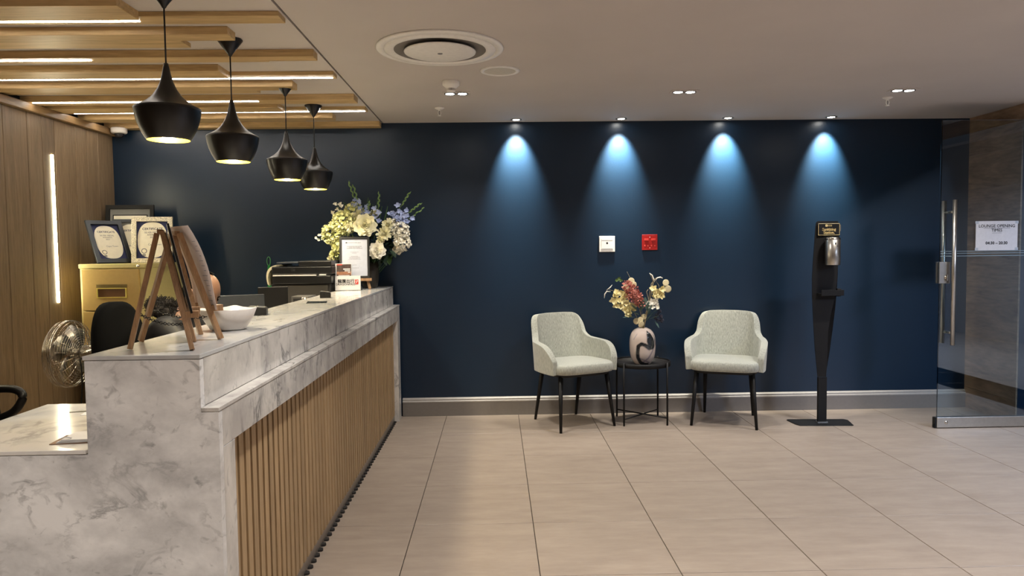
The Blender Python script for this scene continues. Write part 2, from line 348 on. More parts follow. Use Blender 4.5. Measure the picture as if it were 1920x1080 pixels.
def rootloc(p):
    while p.parent: p = p.parent
    return p.location
def obj(name, g, mat, parent=None, world=False, bevel=0.0, seg=2, label=None):
    me = g.mesh(name) if isinstance(g, G) else g
    for mm in (mat if isinstance(mat, (list, tuple)) else [mat]): me.materials.append(M[mm] if isinstance(mm, str) else mm)
    o = bpy.data.objects.new(name, me); COL.objects.link(o)
    if parent:
        o.parent = parent
        if world: me.transform(Matrix.Translation(-Vector(rootloc(parent))))
    if bevel:
        b = o.modifiers.new('bevel', 'BEVEL'); b.width = bevel; b.segments = seg; b.limit_method = 'ANGLE'; b.angle_limit = math.radians(40)
    if label: o['label'] = label
    return o
def thing(name, label, cat, loc=(0, 0, 0), rotz=0.0, group=None):
    o = bpy.data.objects.new(name, None); COL.objects.link(o); o.empty_display_size = 0.05
    o.location = loc; o.rotation_euler = (0, 0, rotz); o['label'] = label; o['category'] = cat
    if group: o['group'] = group
    return o
def tag(o, label, cat, group=None):
    o['label'] = label; o['category'] = cat
    if group: o['group'] = group
    return o
def struct(o): o['kind'] = 'structure'; return o
def dup(root, loc, rotz, label):
    r = root.copy(); COL.objects.link(r); r.location = loc; r.rotation_euler = (0, 0, rotz); r['label'] = label
    for ch in list(root.children):
        c = ch.copy(); COL.objects.link(c); c.parent = r
        for g in list(ch.children):
            d = g.copy(); COL.objects.link(d); d.parent = c
    return r
def text(s, size, mat, parent, mtx, name='lettering', align='CENTER', bold=0.0, spacing=1.0):
    cu = bpy.data.curves.new(name, 'FONT'); cu.body = s; cu.size = size; cu.align_x = align; cu.align_y = 'CENTER'; cu.resolution_u = 2; cu.space_line = spacing
    t = bpy.data.objects.new(name, cu); COL.objects.link(t)
    bpy.context.view_layer.update()
    dg = bpy.context.evaluated_depsgraph_get()
    me = bpy.data.meshes.new_from_object(t.evaluated_get(dg))
    bpy.data.objects.remove(t)
    if bold:      # heavier strokes: shifted copies of the outlines
        bm = bmesh.new(); bm.from_mesh(me); src = list(bm.faces)
        for dx_, dy_ in ((-bold, 0), (bold, 0), (0, bold), (0, -bold)):
            ret = bmesh.ops.duplicate(bm, geom=[e for e in src]); vs_d = [e for e in ret['geom'] if isinstance(e, bmesh.types.BMVert)]
            bmesh.ops.translate(bm, verts=vs_d, vec=(dx_, dy_, 0.00004 * (1 if dx_ + dy_ > 0 else 2)))
        bm.to_mesh(me); bm.free()
    me.transform(mtx); me.materials.clear(); me.materials.append(M[mat])
    o = bpy.data.objects.new(name, me); COL.objects.link(o); o.parent = parent
    return o
FACE = Matrix.Rotation(PI / 2, 4, 'X')        # text standing up, facing -Y
def at(x, y, z): return Matrix.Translation((x, y, z)) @ FACE

# ------------------------------------------------------------------ room shell
YW = 6.02; XL = -3.09; XR = 3.94
# floor with individual tiles
fl = struct(obj('floor', G().box(-3.3, 7.2, -3.2, 6.4, -0.10, -0.004), 'grout'))
tx0, tp = -0.4276, 0.5965; ty0, typ = 2.995, 0.6005
tile_me = {}
def tile(x0, x1, y0, y1):
    g = 0.0020
    k = (round(x1 - x0, 3), round(y1 - y0, 3))
    if k not in tile_me:
        w, h = x1 - x0 - 2 * g, y1 - y0 - 2 * g; b = 0.001
        q = G(); v = [(0, 0, -0.006), (w, 0, -0.006), (w, h, -0.006), (0, h, -0.006), (0, 0, -b), (w, 0, -b), (w, h, -b), (0, h, -b), (b, b, 0), (w - b, b, 0), (w - b, h - b, 0), (b, h - b, 0)]
        q.add(v, [(3, 2, 1, 0), (0, 1, 5, 4), (1, 2, 6, 5), (2, 3, 7, 6), (3, 0, 4, 7), (4, 5, 9, 8), (5, 6, 10, 9), (6, 7, 11, 10), (7, 4, 8, 11), (8, 9, 10, 11)])
        me = q.mesh('tile'); me.materials.append(M['tile']); tile_me[k] = me
    o = bpy.data.objects.new('tile', tile_me[k]); COL.objects.link(o); o.parent = fl; o.location = (x0 + g, y0 + g, 0)
xs = [tx0 + tp * k for k in range(-5, 10)]; ys = [ty0 + typ * k for k in range(-5, 6)] + [6.02]
for i in range(len(xs) - 1):
    for j in range(len(ys) - 1):
        if xs[i] > 4.6: continue
        tile(max(xs[i], XL), xs[i + 1], ys[j], ys[j + 1])
obj('floor_rear', G().box(-3.3, 7.2, -3.2, ys[0], -0.004, 0.0), 'tile', fl)
obj('floor_concourse', G().box(xs[13], 7.2, ys[0], 6.4, -0.004, 0.0), 'tile', fl)

# ceiling: two boards with a shadow gap between, running in depth
ce = struct(obj('ceiling', G().box(-0.905, XR + 0.3, -3.2, YW + 0.1, ZC, ZC + 0.1).box(-3.3, -0.917, -3.2, YW + 0.1, ZC, ZC + 0.1).box(-0.917, -0.905, -3.2, YW + 0.1, ZC + 0.012, ZC + 0.1, 1), ['ceiling', 'darkmatt']))
wb = struct(obj('wall_back', G().box(-3.3, XR + 0.3, YW, YW + 0.12, 0, ZC), 'navy'))
wl = struct(obj('wall_left', G().box(-3.3, XL - 0.022, -3.2, YW, 0, ZC), 'backing'))
py = [6.02, 5.791, 5.641, 5.489, 5.235, 5.089, 4.934, 4.696, 4.46, 4.31, 4.16, 3.9, 3.75, 3.6, 3.35, 3.2, 2.96, 2.8, 2.5, 2.3, 2.0]
LEDY = 5.195
for a, b in zip(py[1:], py[:-1]):
    z1 = 2.33
    q = G().box(XL - 0.022, XL, a + 0.0025, b - 0.0025, 0.0, z1)
    obj('plank', q, 'plank', wl, bevel=0.003, seg=1)
obj('rear_panelling', G().box(XL - 0.022, XL, -3.2, 2.0, 0, 2.33), 'plank', wl)
obj('cap_rail', G().box(XL - 0.02, XL + 0.035, -3.2, YW - 0.002, 2.325, 2.378), 'cap', wl, bevel=0.003)
obj('shadow_recess', G().box(XL - 0.022, XL - 0.012, -3.2, YW - 0.002, 2.378, ZC - 0.001), 'darkhole', wl)
struct(obj('wall_rear', G().box(-3.3, 7.2, -3.3, -3.2, 0, 2.9), 'plain_wall'))
# right side: short wood panelled return, header over the glazed entrance, rear part plain
wr = struct(obj('wall_right', G().box(XR + 0.012, XR + 0.26, 5.41, YW, 0, ZC).box(XR + 0.012, XR + 0.26, -3.2, 5.41, 2.29, ZC).box(XR + 0.012, XR + 0.26, -3.2, 0.4, 0, 2.29), 'navy'))
zz = [0.0, 0.175, 0.60, 1.02, 1.45, 1.82, 2.10, 2.29, ZC]
for a, b in zip(zz[:-1], zz[1:]):
    q = G().box(XR, XR + 0.012, 5.41 if b < 2.3 else -0.5, YW - 0.001, a + 0.0008, b - 0.0008)
    obj('wood_panel', q, 'entry_wood', wr)
obj('wood_panel', G().box(XR, XR + 0.012, -3.2, 0.4, 0, 2.29), 'entry_wood', wr)
struct(obj('wall_concourse', G().box(7.2, 7.3, -3.2, 6.5, 0, 2.9).box(XR + 0.26, 7.2, 6.4, 6.5, 0, 2.9), 'plain_wall'))
struct(obj('ceiling_concourse', G().box(XR + 0.26, 7.2, -3.2, 6.5, 2.9, 3.0), 'ceiling'))
bb = struct(obj('baseboard_back', G().prism([(YW, 0), (YW - 0.02, 0), (YW - 0.02, 0.112), (YW, 0.112)], -0.79, XR, 0, 'YZ'), 'base'))
obj('moulding', G().prism([(YW, 0.112), (YW - 0.022, 0.112), (YW - 0.024, 0.122), (YW - 0.018, 0.130), (YW - 0.019, 0.140), (YW - 0.008, 0.150), (YW, 0.152)], -0.79, XR, 0, 'YZ'), 'basetop', bb)

# ------------------------------------------------------------------ ceiling battens (each a part of the ceiling)
T, t_ = 0.038, 0.022
boards = [(3.033, 3.22, -1.52, T), (3.22, 3.328, -0.925, t_), (3.43, 3.534, -1.22, T), (3.534, 3.708, -1.50, t_), (3.82, 3.91, -0.925, T), (3.91, 3.99, -1.20, t_),
          (4.11, 4.28, -1.52, T), (4.28, 4.385, -0.925, t_), (4.50, 4.61, -1.22, T), (4.61, 4.765, -1.495, t_), (4.89, 5.03, -0.925, T), (5.14, 5.314, -1.50, T),
          (5.314, 5.425, -0.925, t_), (5.55, 5.67, -1.213, T), (5.67, 5.79, -1.47, t_), (5.915, 6.015, -0.92, 0.042)]
for a, b, xe, t in boards:
    obj('batten', G().box(XL - 0.01, xe, a + 0.0005, b - 0.0005, ZC - t, ZC - 0.0003), 'batten', ce, bevel=0.0015, seg=1)
leds = [(3.281, -3.08, -1.547, t_, 'nearest linear LED strip in the wooden ceiling battens'), (3.867, -3.08, -2.078, T, 'short linear LED strip ending left of the nearest pendant cord'),
        (4.352, -3.08, -0.945, t_, 'long linear LED strip reaching the shadow gap, passing behind the nearest pendant cord'), (4.93, -3.04, -1.564, T, 'linear LED strip level with the shoulder of the nearest pendant, ending by the second pendant'),
        (5.385, -3.03, -0.94, t_, 'long linear LED strip in the far battens reaching almost to the batten ends'), (5.705, -3.03, -2.089, t_, 'short farthest linear LED strip next to the white dome camera')]
for y, a, b, t, lb in leds:
    s = obj('led_strip', G().box(a, b, y - 0.006, y + 0.006, ZC - t - 0.003, ZC - t + 0.001), 'led')
    tag(s, lb, 'led light', 'LED strips in the ceiling battens')
s = obj('wall_led_strip', G().box(XL - 0.001, XL + 0.004, LEDY - 0.011, LEDY + 0.011, 1.04, 2.073), 'ledwarm')
tag(s, 'vertical glowing LED strip set into the wooden wall planks', 'led light')
s = obj('wall_led_strip', G().box(XL - 0.001, XL + 0.004, 3.90, 3.914, 1.04, 2.073), 'ledwarm')
tag(s, 'nearer vertical LED strip in the wooden wall, left of the filing cabinet', 'led light')

# ------------------------------------------------------------------ reception desk
XF, XU, XB, Y0, Y1 = -0.796, -0.845, -1.168, 2.07, 5.955
desk = thing('reception_desk', 'long white marble reception desk with stepped front and vertical oak slats', 'desk', (-0.98, 4.0, 0))
def dk(name, g, mat, bevel=0.0012, **kw): return obj(name, g, mat, desk, world=True, bevel=bevel, seg=1, **kw)
dk('end_panel', G().prism([(-1.675, 0), (XF, 0), (XF, 0.923), (XU, 0.923), (XU, 1.074), (XB, 1.074), (XB, 0.806), (-1.675, 0.806)], Y0, Y0 + 0.03), 'marble', label='near marble end panel cut in steps')
dk('end_panel', G().prism([(-1.30, 0), (XF, 0), (XF, 0.923), (XU, 0.923), (XU, 1.074), (XB, 1.074), (-1.30, 0.73)], Y1 - 0.03, Y1), 'marble', label='far marble end panel beside the wall')
dk('countertop', G().box(XB - 0.004, XU + 0.002, Y0 - 0.002, Y1 + 0.002, 1.076, 1.088), 'marble_top')
dk('upper_fascia', G().box(XU - 0.02, XU, Y0 + 0.031, Y1 - 0.031, 0.936, 1.0755), 'marble_front')
dk('ledge', G().box(XU, XF + 0.002, Y0 - 0.002, Y1 + 0.002, 0.9245, 0.936), 'marble_front')
dk('lower_fascia', G().box(XF - 0.02, XF, Y0 + 0.031, Y1 - 0.031, 0.815, 0.924), 'marble_front')
dk('fascia_soffit', G().box(XF - 0.075, XF - 0.021, Y0 + 0.031, Y1 - 0.031, 0.815, 0.833), 'marble_front')
dk('post', G().box(XF - 0.06, XF, Y0 + 0.031, Y0 + 0.122, 0, 0.8145), 'marble_front', label='near marble post framing the slats')
dk('post', G().box(XF - 0.06, XF, 5.83, Y1 - 0.031, 0, 0.8145), 'marble_front', label='far marble post framing the slats')
dk('backing_panel', G().box(XF - 0.08, XF - 0.0605, Y0 + 0.031, Y1 - 0.031, 0.0, 0.8145), 'backing', 0)
dk('rear_panel', G().box(XB, XB + 0.02, Y0 + 0.031, Y1 - 0.031, 0.0, 1.0755), 'white', 0)
dk('side_table_top', G().box(-1.678, XB - 0.0045, Y0 - 0.002, 2.725, 0.808, 0.820), 'marble_top', label='lower marble side surface at the near end')
dk('worktop', G().box(-1.55, XB - 0.001, 2.73, 4.30, 0.725, 0.75), 'white'); dk('worktop', G().box(-1.80, XB - 0.001, 4.301, Y1 - 0.031, 0.725, 0.75), 'white')
dk('worktop_leg', G().box(-1.54, -1.50, 2.76, 2.80, 0, 0.725), 'white'); dk('worktop_leg', G().box(-1.54, -1.50, 5.85, 5.89, 0, 0.725), 'white')
dk('side_panel', G().box(-1.675, -1.655, Y0 + 0.031, 2.72, 0, 0.806), 'marble')
XS = XF - 0.034; yy = Y0 + 0.1245; n = int((5.83 - yy) / 0.0600); me_s = None
pitch = (5.828 - yy) / n
dk('plinth', G().box(XS - 0.026, XS - 0.004, yy, 5.829, 0, 0.056), 'plinth', 0)
for i in range(n):
    y = yy + i * pitch + 0.004
    if me_s is None:
        me_s = G().box(0, 0.026, 0, 0.041, 0.0565, 0.8145).mesh('slat'); me_s.materials.append(M['slat'])
        me_p = G().prism([(0, 0), (0.016, 0.004), (0.020, 0.015), (0.016, 0.028), (0, 0.034)], 0.0005, 0.010, 0, 'XY').mesh('slat_shade_tab'); me_p.materials.append(M['darkmatt'])  # dark tabs modelled in place of the slats' shade on the floor
    for nm, me, x in (('slat', me_s, XS - 0.026), ('slat_shade_tab', me_p, XS - 0.0035)):
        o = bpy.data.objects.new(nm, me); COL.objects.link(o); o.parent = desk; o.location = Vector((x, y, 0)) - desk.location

# ------------------------------------------------------------------ pendant lamps
PX = -1.285
def pendant(x, y, label):
    r = thing('pendant_lamp', label, 'lamp', (x, y, ZC), group='black pendants over the reception desk')
    obj('canopy', G().lathe([(0.0001, -0.002), (0.060, -0.002), (0.061, -0.006), (0.012, -0.072), (0.007, -0.082), (0.0001, -0.083)], n=32), 'shade', r)
    obj('cord', G().tube([(0, 0, -0.08), (0, 0, -0.30)], 0.0035, 8), 'black', r)
    prof_o = [(0.0001, -0.272), (0.008, -0.273), (0.012, -0.29), (0.017, -0.315), (0.025, -0.345), (0.037, -0.372), (0.053, -0.396), (0.075, -0.417), (0.102, -0.434), (0.116, -0.441), (0.120, -0.4425), (0.1235, -0.447), (0.1225, -0.456),
              (0.119, -0.485), (0.111, -0.52), (0.100, -0.552), (0.086, -0.583), (0.080, -0.592), (0.0785, -0.594)]
    def zz_(z): return (-0.294 + (z + 0.272) * 0.174 / 0.1705) if z > -0.4425 else (-0.468 + (z + 0.4425) * 0.126 / 0.1515)
    prof_o = [(a, zz_(z)) for a, z in prof_o]
    sh = obj('shade', G().lathe(prof_o, n=56), 'shade', r)
    inn = [(0.0785, -0.594), (0.083, -0.583), (0.097, -0.552), (0.108, -0.52), (0.116, -0.485), (0.119, -0.456), (0.07, -0.424), (0.03, -0.38), (0.0001, -0.372)]
    inn = [(a, zz_(z)) for a, z in inn]
    obj('lining', G().lathe(inn, n=48), 'brass', r)
    obj('bulb', G().sphere((0, 0, -0.558), 0.045, 20, 12, sc=(1, 1, 0.7)), 'bulb', r)
    l = lamp('SPOT', 'pendant_light', (x, y, ZC - 0.60), 22, (1.0, 0.86, 0.6), spot_size=math.radians(150), spot_blend=0.7, shadow_soft_size=0.05)
    l2 = lamp('POINT', 'pendant_bulb_light', (x, y, ZC - 0.50), 1.6, (1.0, 0.90, 0.62), shadow_soft_size=0.01)
    return r
pendant(PX, 2.93, 'nearest and largest-looking black bell pendant lamp over the desk')
pendant(PX, 3.64, 'second nearest black bell pendant lamp over the desk')
pendant(PX, 4.57, 'third black bell pendant lamp, its shade overlapping the farthest one')
pendant(PX, 5.27, 'farthest black bell pendant lamp, nearest to the white bouquet')

# ------------------------------------------------------------------ ceiling fittings
r = thing('air_diffuser', 'large round white air conditioning diffuser in the ceiling', 'vent', (-0.275, 3.82, ZC))
obj('outer_ring', G().lathe([(0.325, 0.0), (0.328, -0.006), (0.322, -0.011), (0.292, -0.014), (0.290, -0.010), (0.286, -0.010)], n=72), 'white', r)
obj('inner_ring', G().lathe([(0.286, -0.010), (0.284, -0.016), (0.245, -0.018), (0.236, -0.012)], n=72), 'white', r)
obj('throat', G().lathe([(0.236, -0.012), (0.20, -0.0015), (0.0001, -0.0010)], n=56), simple('throat_grey', (120, 114, 108), 0.6), r, label='grey recessed throat')
obj('centre_disc', G().lathe([(0.0001, -0.0285), (0.17, -0.028), (0.183, -0.024), (0.185, -0.019), (0.17, -0.016), (0.0001, -0.016)], n=64), 'white', r)
obj('badge', G().lathe([(0.0001, -0.0305), (0.012, -0.030), (0.014, -0.028)], n=20), 'greyink', r)
r = thing('ceiling_speaker', 'small flush round white speaker next to the round diffuser', 'speaker', (0.036, 4.30, ZC))
obj('rim', G().lathe([(0.115, 0), (0.116, -0.005), (0.106, -0.008), (0.093, -0.007), (0.092, -0.004)], n=48), 'white', r)
obj('grille', G().lathe([(0.0001, -0.0045), (0.092, -0.004)], n=48), simple('speaker_grille', (196, 190, 178), 0.7, noise=0.1, scale=300, bump=0.5), r)
r = thing('smoke_detector', 'round white smoke detector on the ceiling', 'smoke detector', (-0.265, 4.56, ZC))
obj('base', G().lathe([(0.05, 0), (0.052, -0.004), (0.052, -0.024), (0.049, -0.028), (0.034, -0.04), (0.030, -0.046)], n=36), 'white', r)
q = G()
for k in range(20):
    a = 2 * PI * k / 20; q.bar((0.027 * math.cos(a), 0.027 * math.sin(a), -0.044), (0.024 * math.cos(a), 0.024 * math.sin(a), -0.060), 0.004, 0.004, up=(math.cos(a), math.sin(a), 0))
obj('vent_fins', q, 'white', r)
obj('chamber', G().lathe([(0.022, -0.043), (0.020, -0.06)], n=24), 'darkmatt', r)
obj('cap', G().lathe([(0.028, -0.059), (0.026, -0.064), (0.0001, -0.066)], n=24), 'white', r)
def sprinkler(x, y, lb):
    r = thing('sprinkler_head', lb, 'sprinkler', (x, y, ZC), group='white sprinkler heads in the ceiling')
    obj('escutcheon', G().lathe([(0.034, 0), (0.035, -0.004), (0.020, -0.012), (0.010, -0.014), (0.010, -0.022), (0.0001, -0.022)], n=28), 'white', r)
    q = G().tube([(-0.006, 0, -0.02), (-0.011, 0, -0.032), (-0.010, 0, -0.045), (0, 0, -0.056)], 0.0025, 6).tube([(0.006, 0, -0.02), (0.011, 0, -0.032), (0.010, 0, -0.045), (0, 0, -0.056)], 0.0025, 6)
    obj('yoke', q, 'white', r); obj('bulb', G().tube([(0, 0, -0.022), (0, 0, -0.05)], 0.0025, 8), 'greyink', r)
    obj('deflector', G().lathe([(0.0001, -0.056), (0.013, -0.056), (0.014, -0.059), (0.0001, -0.060)], n=16), 'white', r)
sprinkler(-0.40, 5.40, 'white sprinkler head in front of the smoke detector, near the battens')
sprinkler(2.78, 5.15, 'white sprinkler head on the right of the ceiling, above the sanitizing stand')
r = thing('dome_camera', 'white dome security camera in the corner under the battens', 'camera', (-2.99, 5.93, 2.378))
obj('housing', G().lathe([(0.0001, 0), (0.055, 0), (0.06, -0.006), (0.06, -0.034), (0.054, -0.042), (0.036, -0.046), (0.036, -0.042)], n=36), 'white', r)
obj('dome', G().lathe([(0.036, -0.043), (0.034, -0.056), (0.026, -0.070), (0.013, -0.078), (0.0001, -0.08)], n=28), simple('smoked_dome', (40, 40, 44), 0.1), r)
lbs = ['recessed spotlight by the wall, above the left armchair', 'recessed spotlight by the wall, above the white socket', 'recessed spotlight by the wall, above the right armchair', 'recessed spotlight by the wall, above the sanitizing stand']
for x, lb in zip(WALL_SPOT_X, lbs):
    r = thing('wall_downlight', lb, 'light', (x, 5.90, ZC), group='recessed spots along the navy wall')
    obj('trim_ring', G().lathe([(0.030, 0), (0.045, 0), (0.045, -0.004), (0.033, -0.006), (0.027, -0.003)], n=32), 'steel', r)
    obj('lens', G().lathe([(0.0001, -0.0035), (0.027, -0.0035)], n=24), 'spotface', r)
for x, lb in ((-0.25, 'twin recessed downlight beside the smoke detector'), (1.27, 'twin recessed downlight in the middle of the ceiling'), (2.75, 'twin recessed downlight on the right, behind the right sprinkler')):
    r = thing('twin_downlight', lb, 'light', (x, 4.90, ZC), group='twin recessed downlights')
    obj('frame', G().box(-0.092, 0.092, -0.05, 0.05, -0.004, 0.0), 'ceiling', r, bevel=0.001)
    for s in (-1, 1):
        c = (s * 0.041, 0, 0)
        rr = obj('gimbal_ring', G().lathe([(0.028, -0.004), (0.038, -0.004), (0.037, -0.009), (0.029, -0.007)], c, n=28), 'blackmatt', r)
        obj('lens', G().lathe([(0.0001, -0.0065), (0.029, -0.0065)], c, n=24), 'spotface', rr)

# ------------------------------------------------------------------ armchairs
def armchair():
    r = thing('armchair', 'sage grey armchair', 'chair', group='sage grey upholstered armchairs')
    # shell: plan path (x, y) by arc, facing -Y
    half = [(0.0, 0.215), (0.06, 0.214), (0.12, 0.209), (0.165, 0.200), (0.196, 0.186), (0.212, 0.174), (0.219, 0.163), (0.224, 0.152), (0.240, 0.125), (0.258, 0.085), (0.268, 0.01), (0.272, -0.07), (0.270, -0.13), (0.265, -0.170), (0.258, -0.195)]
    top = [0.855, 0.855, 0.853, 0.850, 0.836, 0.800, 0.752, 0.704, 0.668, 0.656, 0.650, 0.640, 0.612, 0.572, 0.53]
    path = [(-a, b) for a, b in half[:0:-1]] + half; tops = top[:0:-1] + top
    # refine with Catmull-Rom
    def cr(p, n=3):
        out = []
        for i in range(len(p) - 1):
            p0 = p[max(i - 1, 0)]; p1 = p[i]; p2 = p[i + 1]; p3 = p[min(i + 2, len(p) - 1)]
            for k in range(n):
                t = k / n
                out.append(tuple(0.5 * (2 * b + (c - a) * t + (2 * a - 5 * b + 4 * c - d) * t * t + (3 * b - a - 3 * c + d) * t ** 3) for a, b, c, d in zip(p0, p1, p2, p3)))
        out.append(tuple(p[-1])); return out
    P = cr([(x, y, t) for (x, y), t in zip(path, tops)])
    NV = 12; g = G(); v = []
    for x, y, tz in P:
        for j in range(NV + 1):
            f = j / NV; z = 0.43 + (tz - 0.43) * f; hh = (z - 0.43)
            back = max(0.0, (y + 0.05) / 0.265)          # 1 at the back, 0 at arms
            yy_ = y + 0.17 * hh * back ** 1.5 + 0.0
            xx_ = x * (1 + 0.10 * hh / 0.2 * (1 - back) * 0.5 - 0.03 * back * max(0, hh - 0.2)) 
            v.append((xx_, yy_, z))
    n = len(P)
    g.add(v, [(i * (NV + 1) + j, (i + 1) * (NV + 1) + j, (i + 1) * (NV + 1) + j + 1, i * (NV + 1) + j + 1) for i in range(n - 1) for j in range(NV)], 0, True)
    o = obj('shell', g, 'fabric', r)
    md = o.modifiers.new('sol', 'SOLIDIFY'); md.thickness = 0.05; md.offset = 0.0
    bv = o.modifiers.new('bev', 'BEVEL'); bv.width = 0.022; bv.segments = 4; bv.limit_method = 'ANGLE'; bv.angle_limit = math.radians(50)
    # seat cushion: superellipse rings
    g = G(); rings = []; N_ = 48
    for (s, z) in ((0.90, 0.425), (0.97, 0.430), (1.0, 0.445), (1.0, 0.475), (0.985, 0.492), (0.94, 0.502), (0.8, 0.508), (0.5, 0.513), (0.2, 0.515), (0.001, 0.515)):
        ring = []
        for k in range(N_):
            a = 2 * PI * k / N_; ca, sa = math.cos(a), math.sin(a); e = 0.42
            x = 0.262 * s * math.copysign(abs(ca) ** e, ca); y = -0.035 + 0.228 * s * math.copysign(abs(sa) ** e, sa)
            if y > 0: x *= 1 - 0.3 * y
            ring.append((x, y, z + 0.006 * (0.2 - y)))
        rings += ring
    g.add(rings, [(i * N_ + k, i * N_ + (k + 1) % N_, (i + 1) * N_ + (k + 1) % N_, (i + 1) * N_ + k) for i in range(9) for k in range(N_)] + [tuple(range(N_))], 0, True)
    obj('seat', g, 'fabric', r)
    g = G(); ring = []
    for s, z in ((0.9, 0.408), (0.93, 0.425)):
        for k in range(N_):
            a = 2 * PI * k / N_; ca, sa = math.cos(a), math.sin(a); e = 0.45
            ring.append((0.262 * s * math.copysign(abs(ca) ** e, ca), -0.02 + 0.228 * s * math.copysign(abs(sa) ** e, sa), z))
    g.add(ring, [(k, (k + 1) % N_, (k + 1) % N_ + N_, k + N_) for k in range(N_)] + [tuple(range(N_)), tuple(range(N_, 2 * N_))])
    obj('seat_frame', g, 'blackmatt', r)
    for sx in (-1, 1):
        obj('leg', G().tube([(sx * 0.205, -0.175, 0.415), (sx * 0.240, -0.232, 0.0)], 0.0185, 16, r2=0.0105), 'blackmatt', r)
        obj('leg', G().tube([(sx * 0.175, 0.165, 0.415), (sx * 0.192, 0.262, 0.0)], 0.0185, 16, r2=0.0105), 'blackmatt', r)
    q = G()
    for a, b, z in ((0, 0.0, 0.60),): pass
    return r
c1 = armchair()
c1.location = (0.585, 5.672, 0); c1.rotation_euler = (0, 0, math.radians(25))
c1['label'] = 'pale sage armchair left of the small black side table'
c2 = dup(c1, (1.800, 5.660, 0), math.radians(-22), 'pale sage armchair right of the side table, next to the sanitizing stand')

# ------------------------------------------------------------------ side table
r = thing('side_table', 'small round black metal tray table between the two armchairs', 'table', (1.140, 5.715, 0))
obj('tray', G().lathe([(0.0001, 0.452), (0.218, 0.452), (0.222, 0.455), (0.224, 0.482), (0.220, 0.482), (0.218, 0.460), (0.0001, 0.459)], n=56), simple('tray_grey', (48, 46, 46), 0.5, spec=0.3), r)
q = G(); N_ = 56
obj('rim', G().lathe([(0.225, 0.449), (0.2275, 0.449), (0.2275, 0.484), (0.219, 0.484), (0.219, 0.480)], n=56), 'blackmatt', r)
for sx in (-1, 1):
    for sy in (-1, 1):
        q = G().tube([(sx * 0.168, sy * 0.168, 0.0), (sx * 0.168, sy * 0.168, 0.492)], 0.0075, 12)
        obj('leg', q, 'blackmatt', r)
obj('cross_brace', G().tube([(-0.166, -0.166, 0.052), (0.166, 0.166, 0.052)], 0.0055, 8), 'blackmatt', r)
obj('cross_brace', G().tube([(-0.166, 0.166, 0.058), (0.166, -0.166, 0.058)], 0.0055, 8), 'blackmatt', r)
obj('ring_support', G().tube([(0.168, -0.168, 0.446), (0.0, -0.237, 0.446)], 0.004, 6).tube([(-0.168, -0.168, 0.446), (0.0, -0.237, 0.446)], 0.004, 6), 'blackmatt', r) if False else None
VX, VY, VZ = 1.150, 5.715, 0.4595
vp = [(0.0001, 0.0), (0.055, 0.0), (0.068, 0.008), (0.085, 0.035), (0.097, 0.075), (0.102, 0.125), (0.102, 0.17), (0.098, 0.21), (0.086, 0.245), (0.066, 0.270), (0.046, 0.281), (0.040, 0.284)]
vd = []
for k in range(len(vp) - 1):
    p0, p1, p2, p3 = [Vector(vp[min(max(k + q_, 0), len(vp) - 1)]) for q_ in (-1, 0, 1, 2)]
    for q_ in range(7):
        t = q_ / 7; c_ = 0.5 * (2 * p1 + (p2 - p0) * t + (2 * p0 - 5 * p1 + 4 * p2 - p3) * t * t + (3 * p1 - p0 - 3 * p2 + p3) * t ** 3); vd.append((max(c_.x, 1e-4), max(c_.y, 0)))
vd += [(0.040, 0.284), (0.036, 0.280), (0.034, 0.262), (0.06, 0.24), (0.08, 0.2), (0.0001, 0.19)]
v = obj('swirl_vase', G().lathe(vd, n=120), 'swirl')
def _cap(p, pts):
    best = 9
    for (x0, z0, r0), (x1, z1, r1) in zip(pts[:-1], pts[1:]):
        dx, dz = x1 - x0, z1 - z0; t = max(0, min(1, ((p[0] - x0) * dx + (p[1] - z0) * dz) / (dx * dx + dz * dz)))
        best = min(best, math.hypot(p[0] - x0 - dx * t, p[1] - z0 - dz * t) - (r0 + (r1 - r0) * t))
    return best
blk = [[(.026, .262, .006), (.034, .235, .020), (.044, .19, .032), (.05, .15, .028), (.03, .135, .017), (.0, .158, .014), (-.022, .168, .014), (-.044, .150, .013), (-.050, .10, .013), (-.050, .055, .014), (-.034, .018, .016), (.0, .006, .012), (.04, .004, .009)], [(.075, .235, .003), (.088, .20, .005), (.092, .15, .003)]]
pur = [[(.085, .21, .003), (.062, .12, .006), (.028, .055, .006), (-.01, .02, .005)], [(-.05, .06, .004), (.0, .035, .005), (.05, .012, .006)], [(-.08, .2, .003), (-.06, .24, .004)]]
ca = v.data.color_attributes.new('swirl', 'FLOAT_COLOR', 'POINT')
for i_, vv in enumerate(v.data.vertices):
    an = math.atan2(vv.co.x, abs(vv.co.y)); p = (an * 0.085 * (1 if vv.co.y < 0 else -1), vv.co.z)
    f1 = min(1, max(0, 0.5 - min(_cap(p, q_) for q_ in blk) / 0.005)); f2 = min(1, max(0, 0.5 - min(_cap(p, q_) for q_ in pur) / 0.006)) * 0.8
    ca.data[i_].color = (f1, f2, 0, 1)
v.location = (VX, VY, VZ); tag(v, 'cream glass vase with black swirls on the small round table', 'vase')

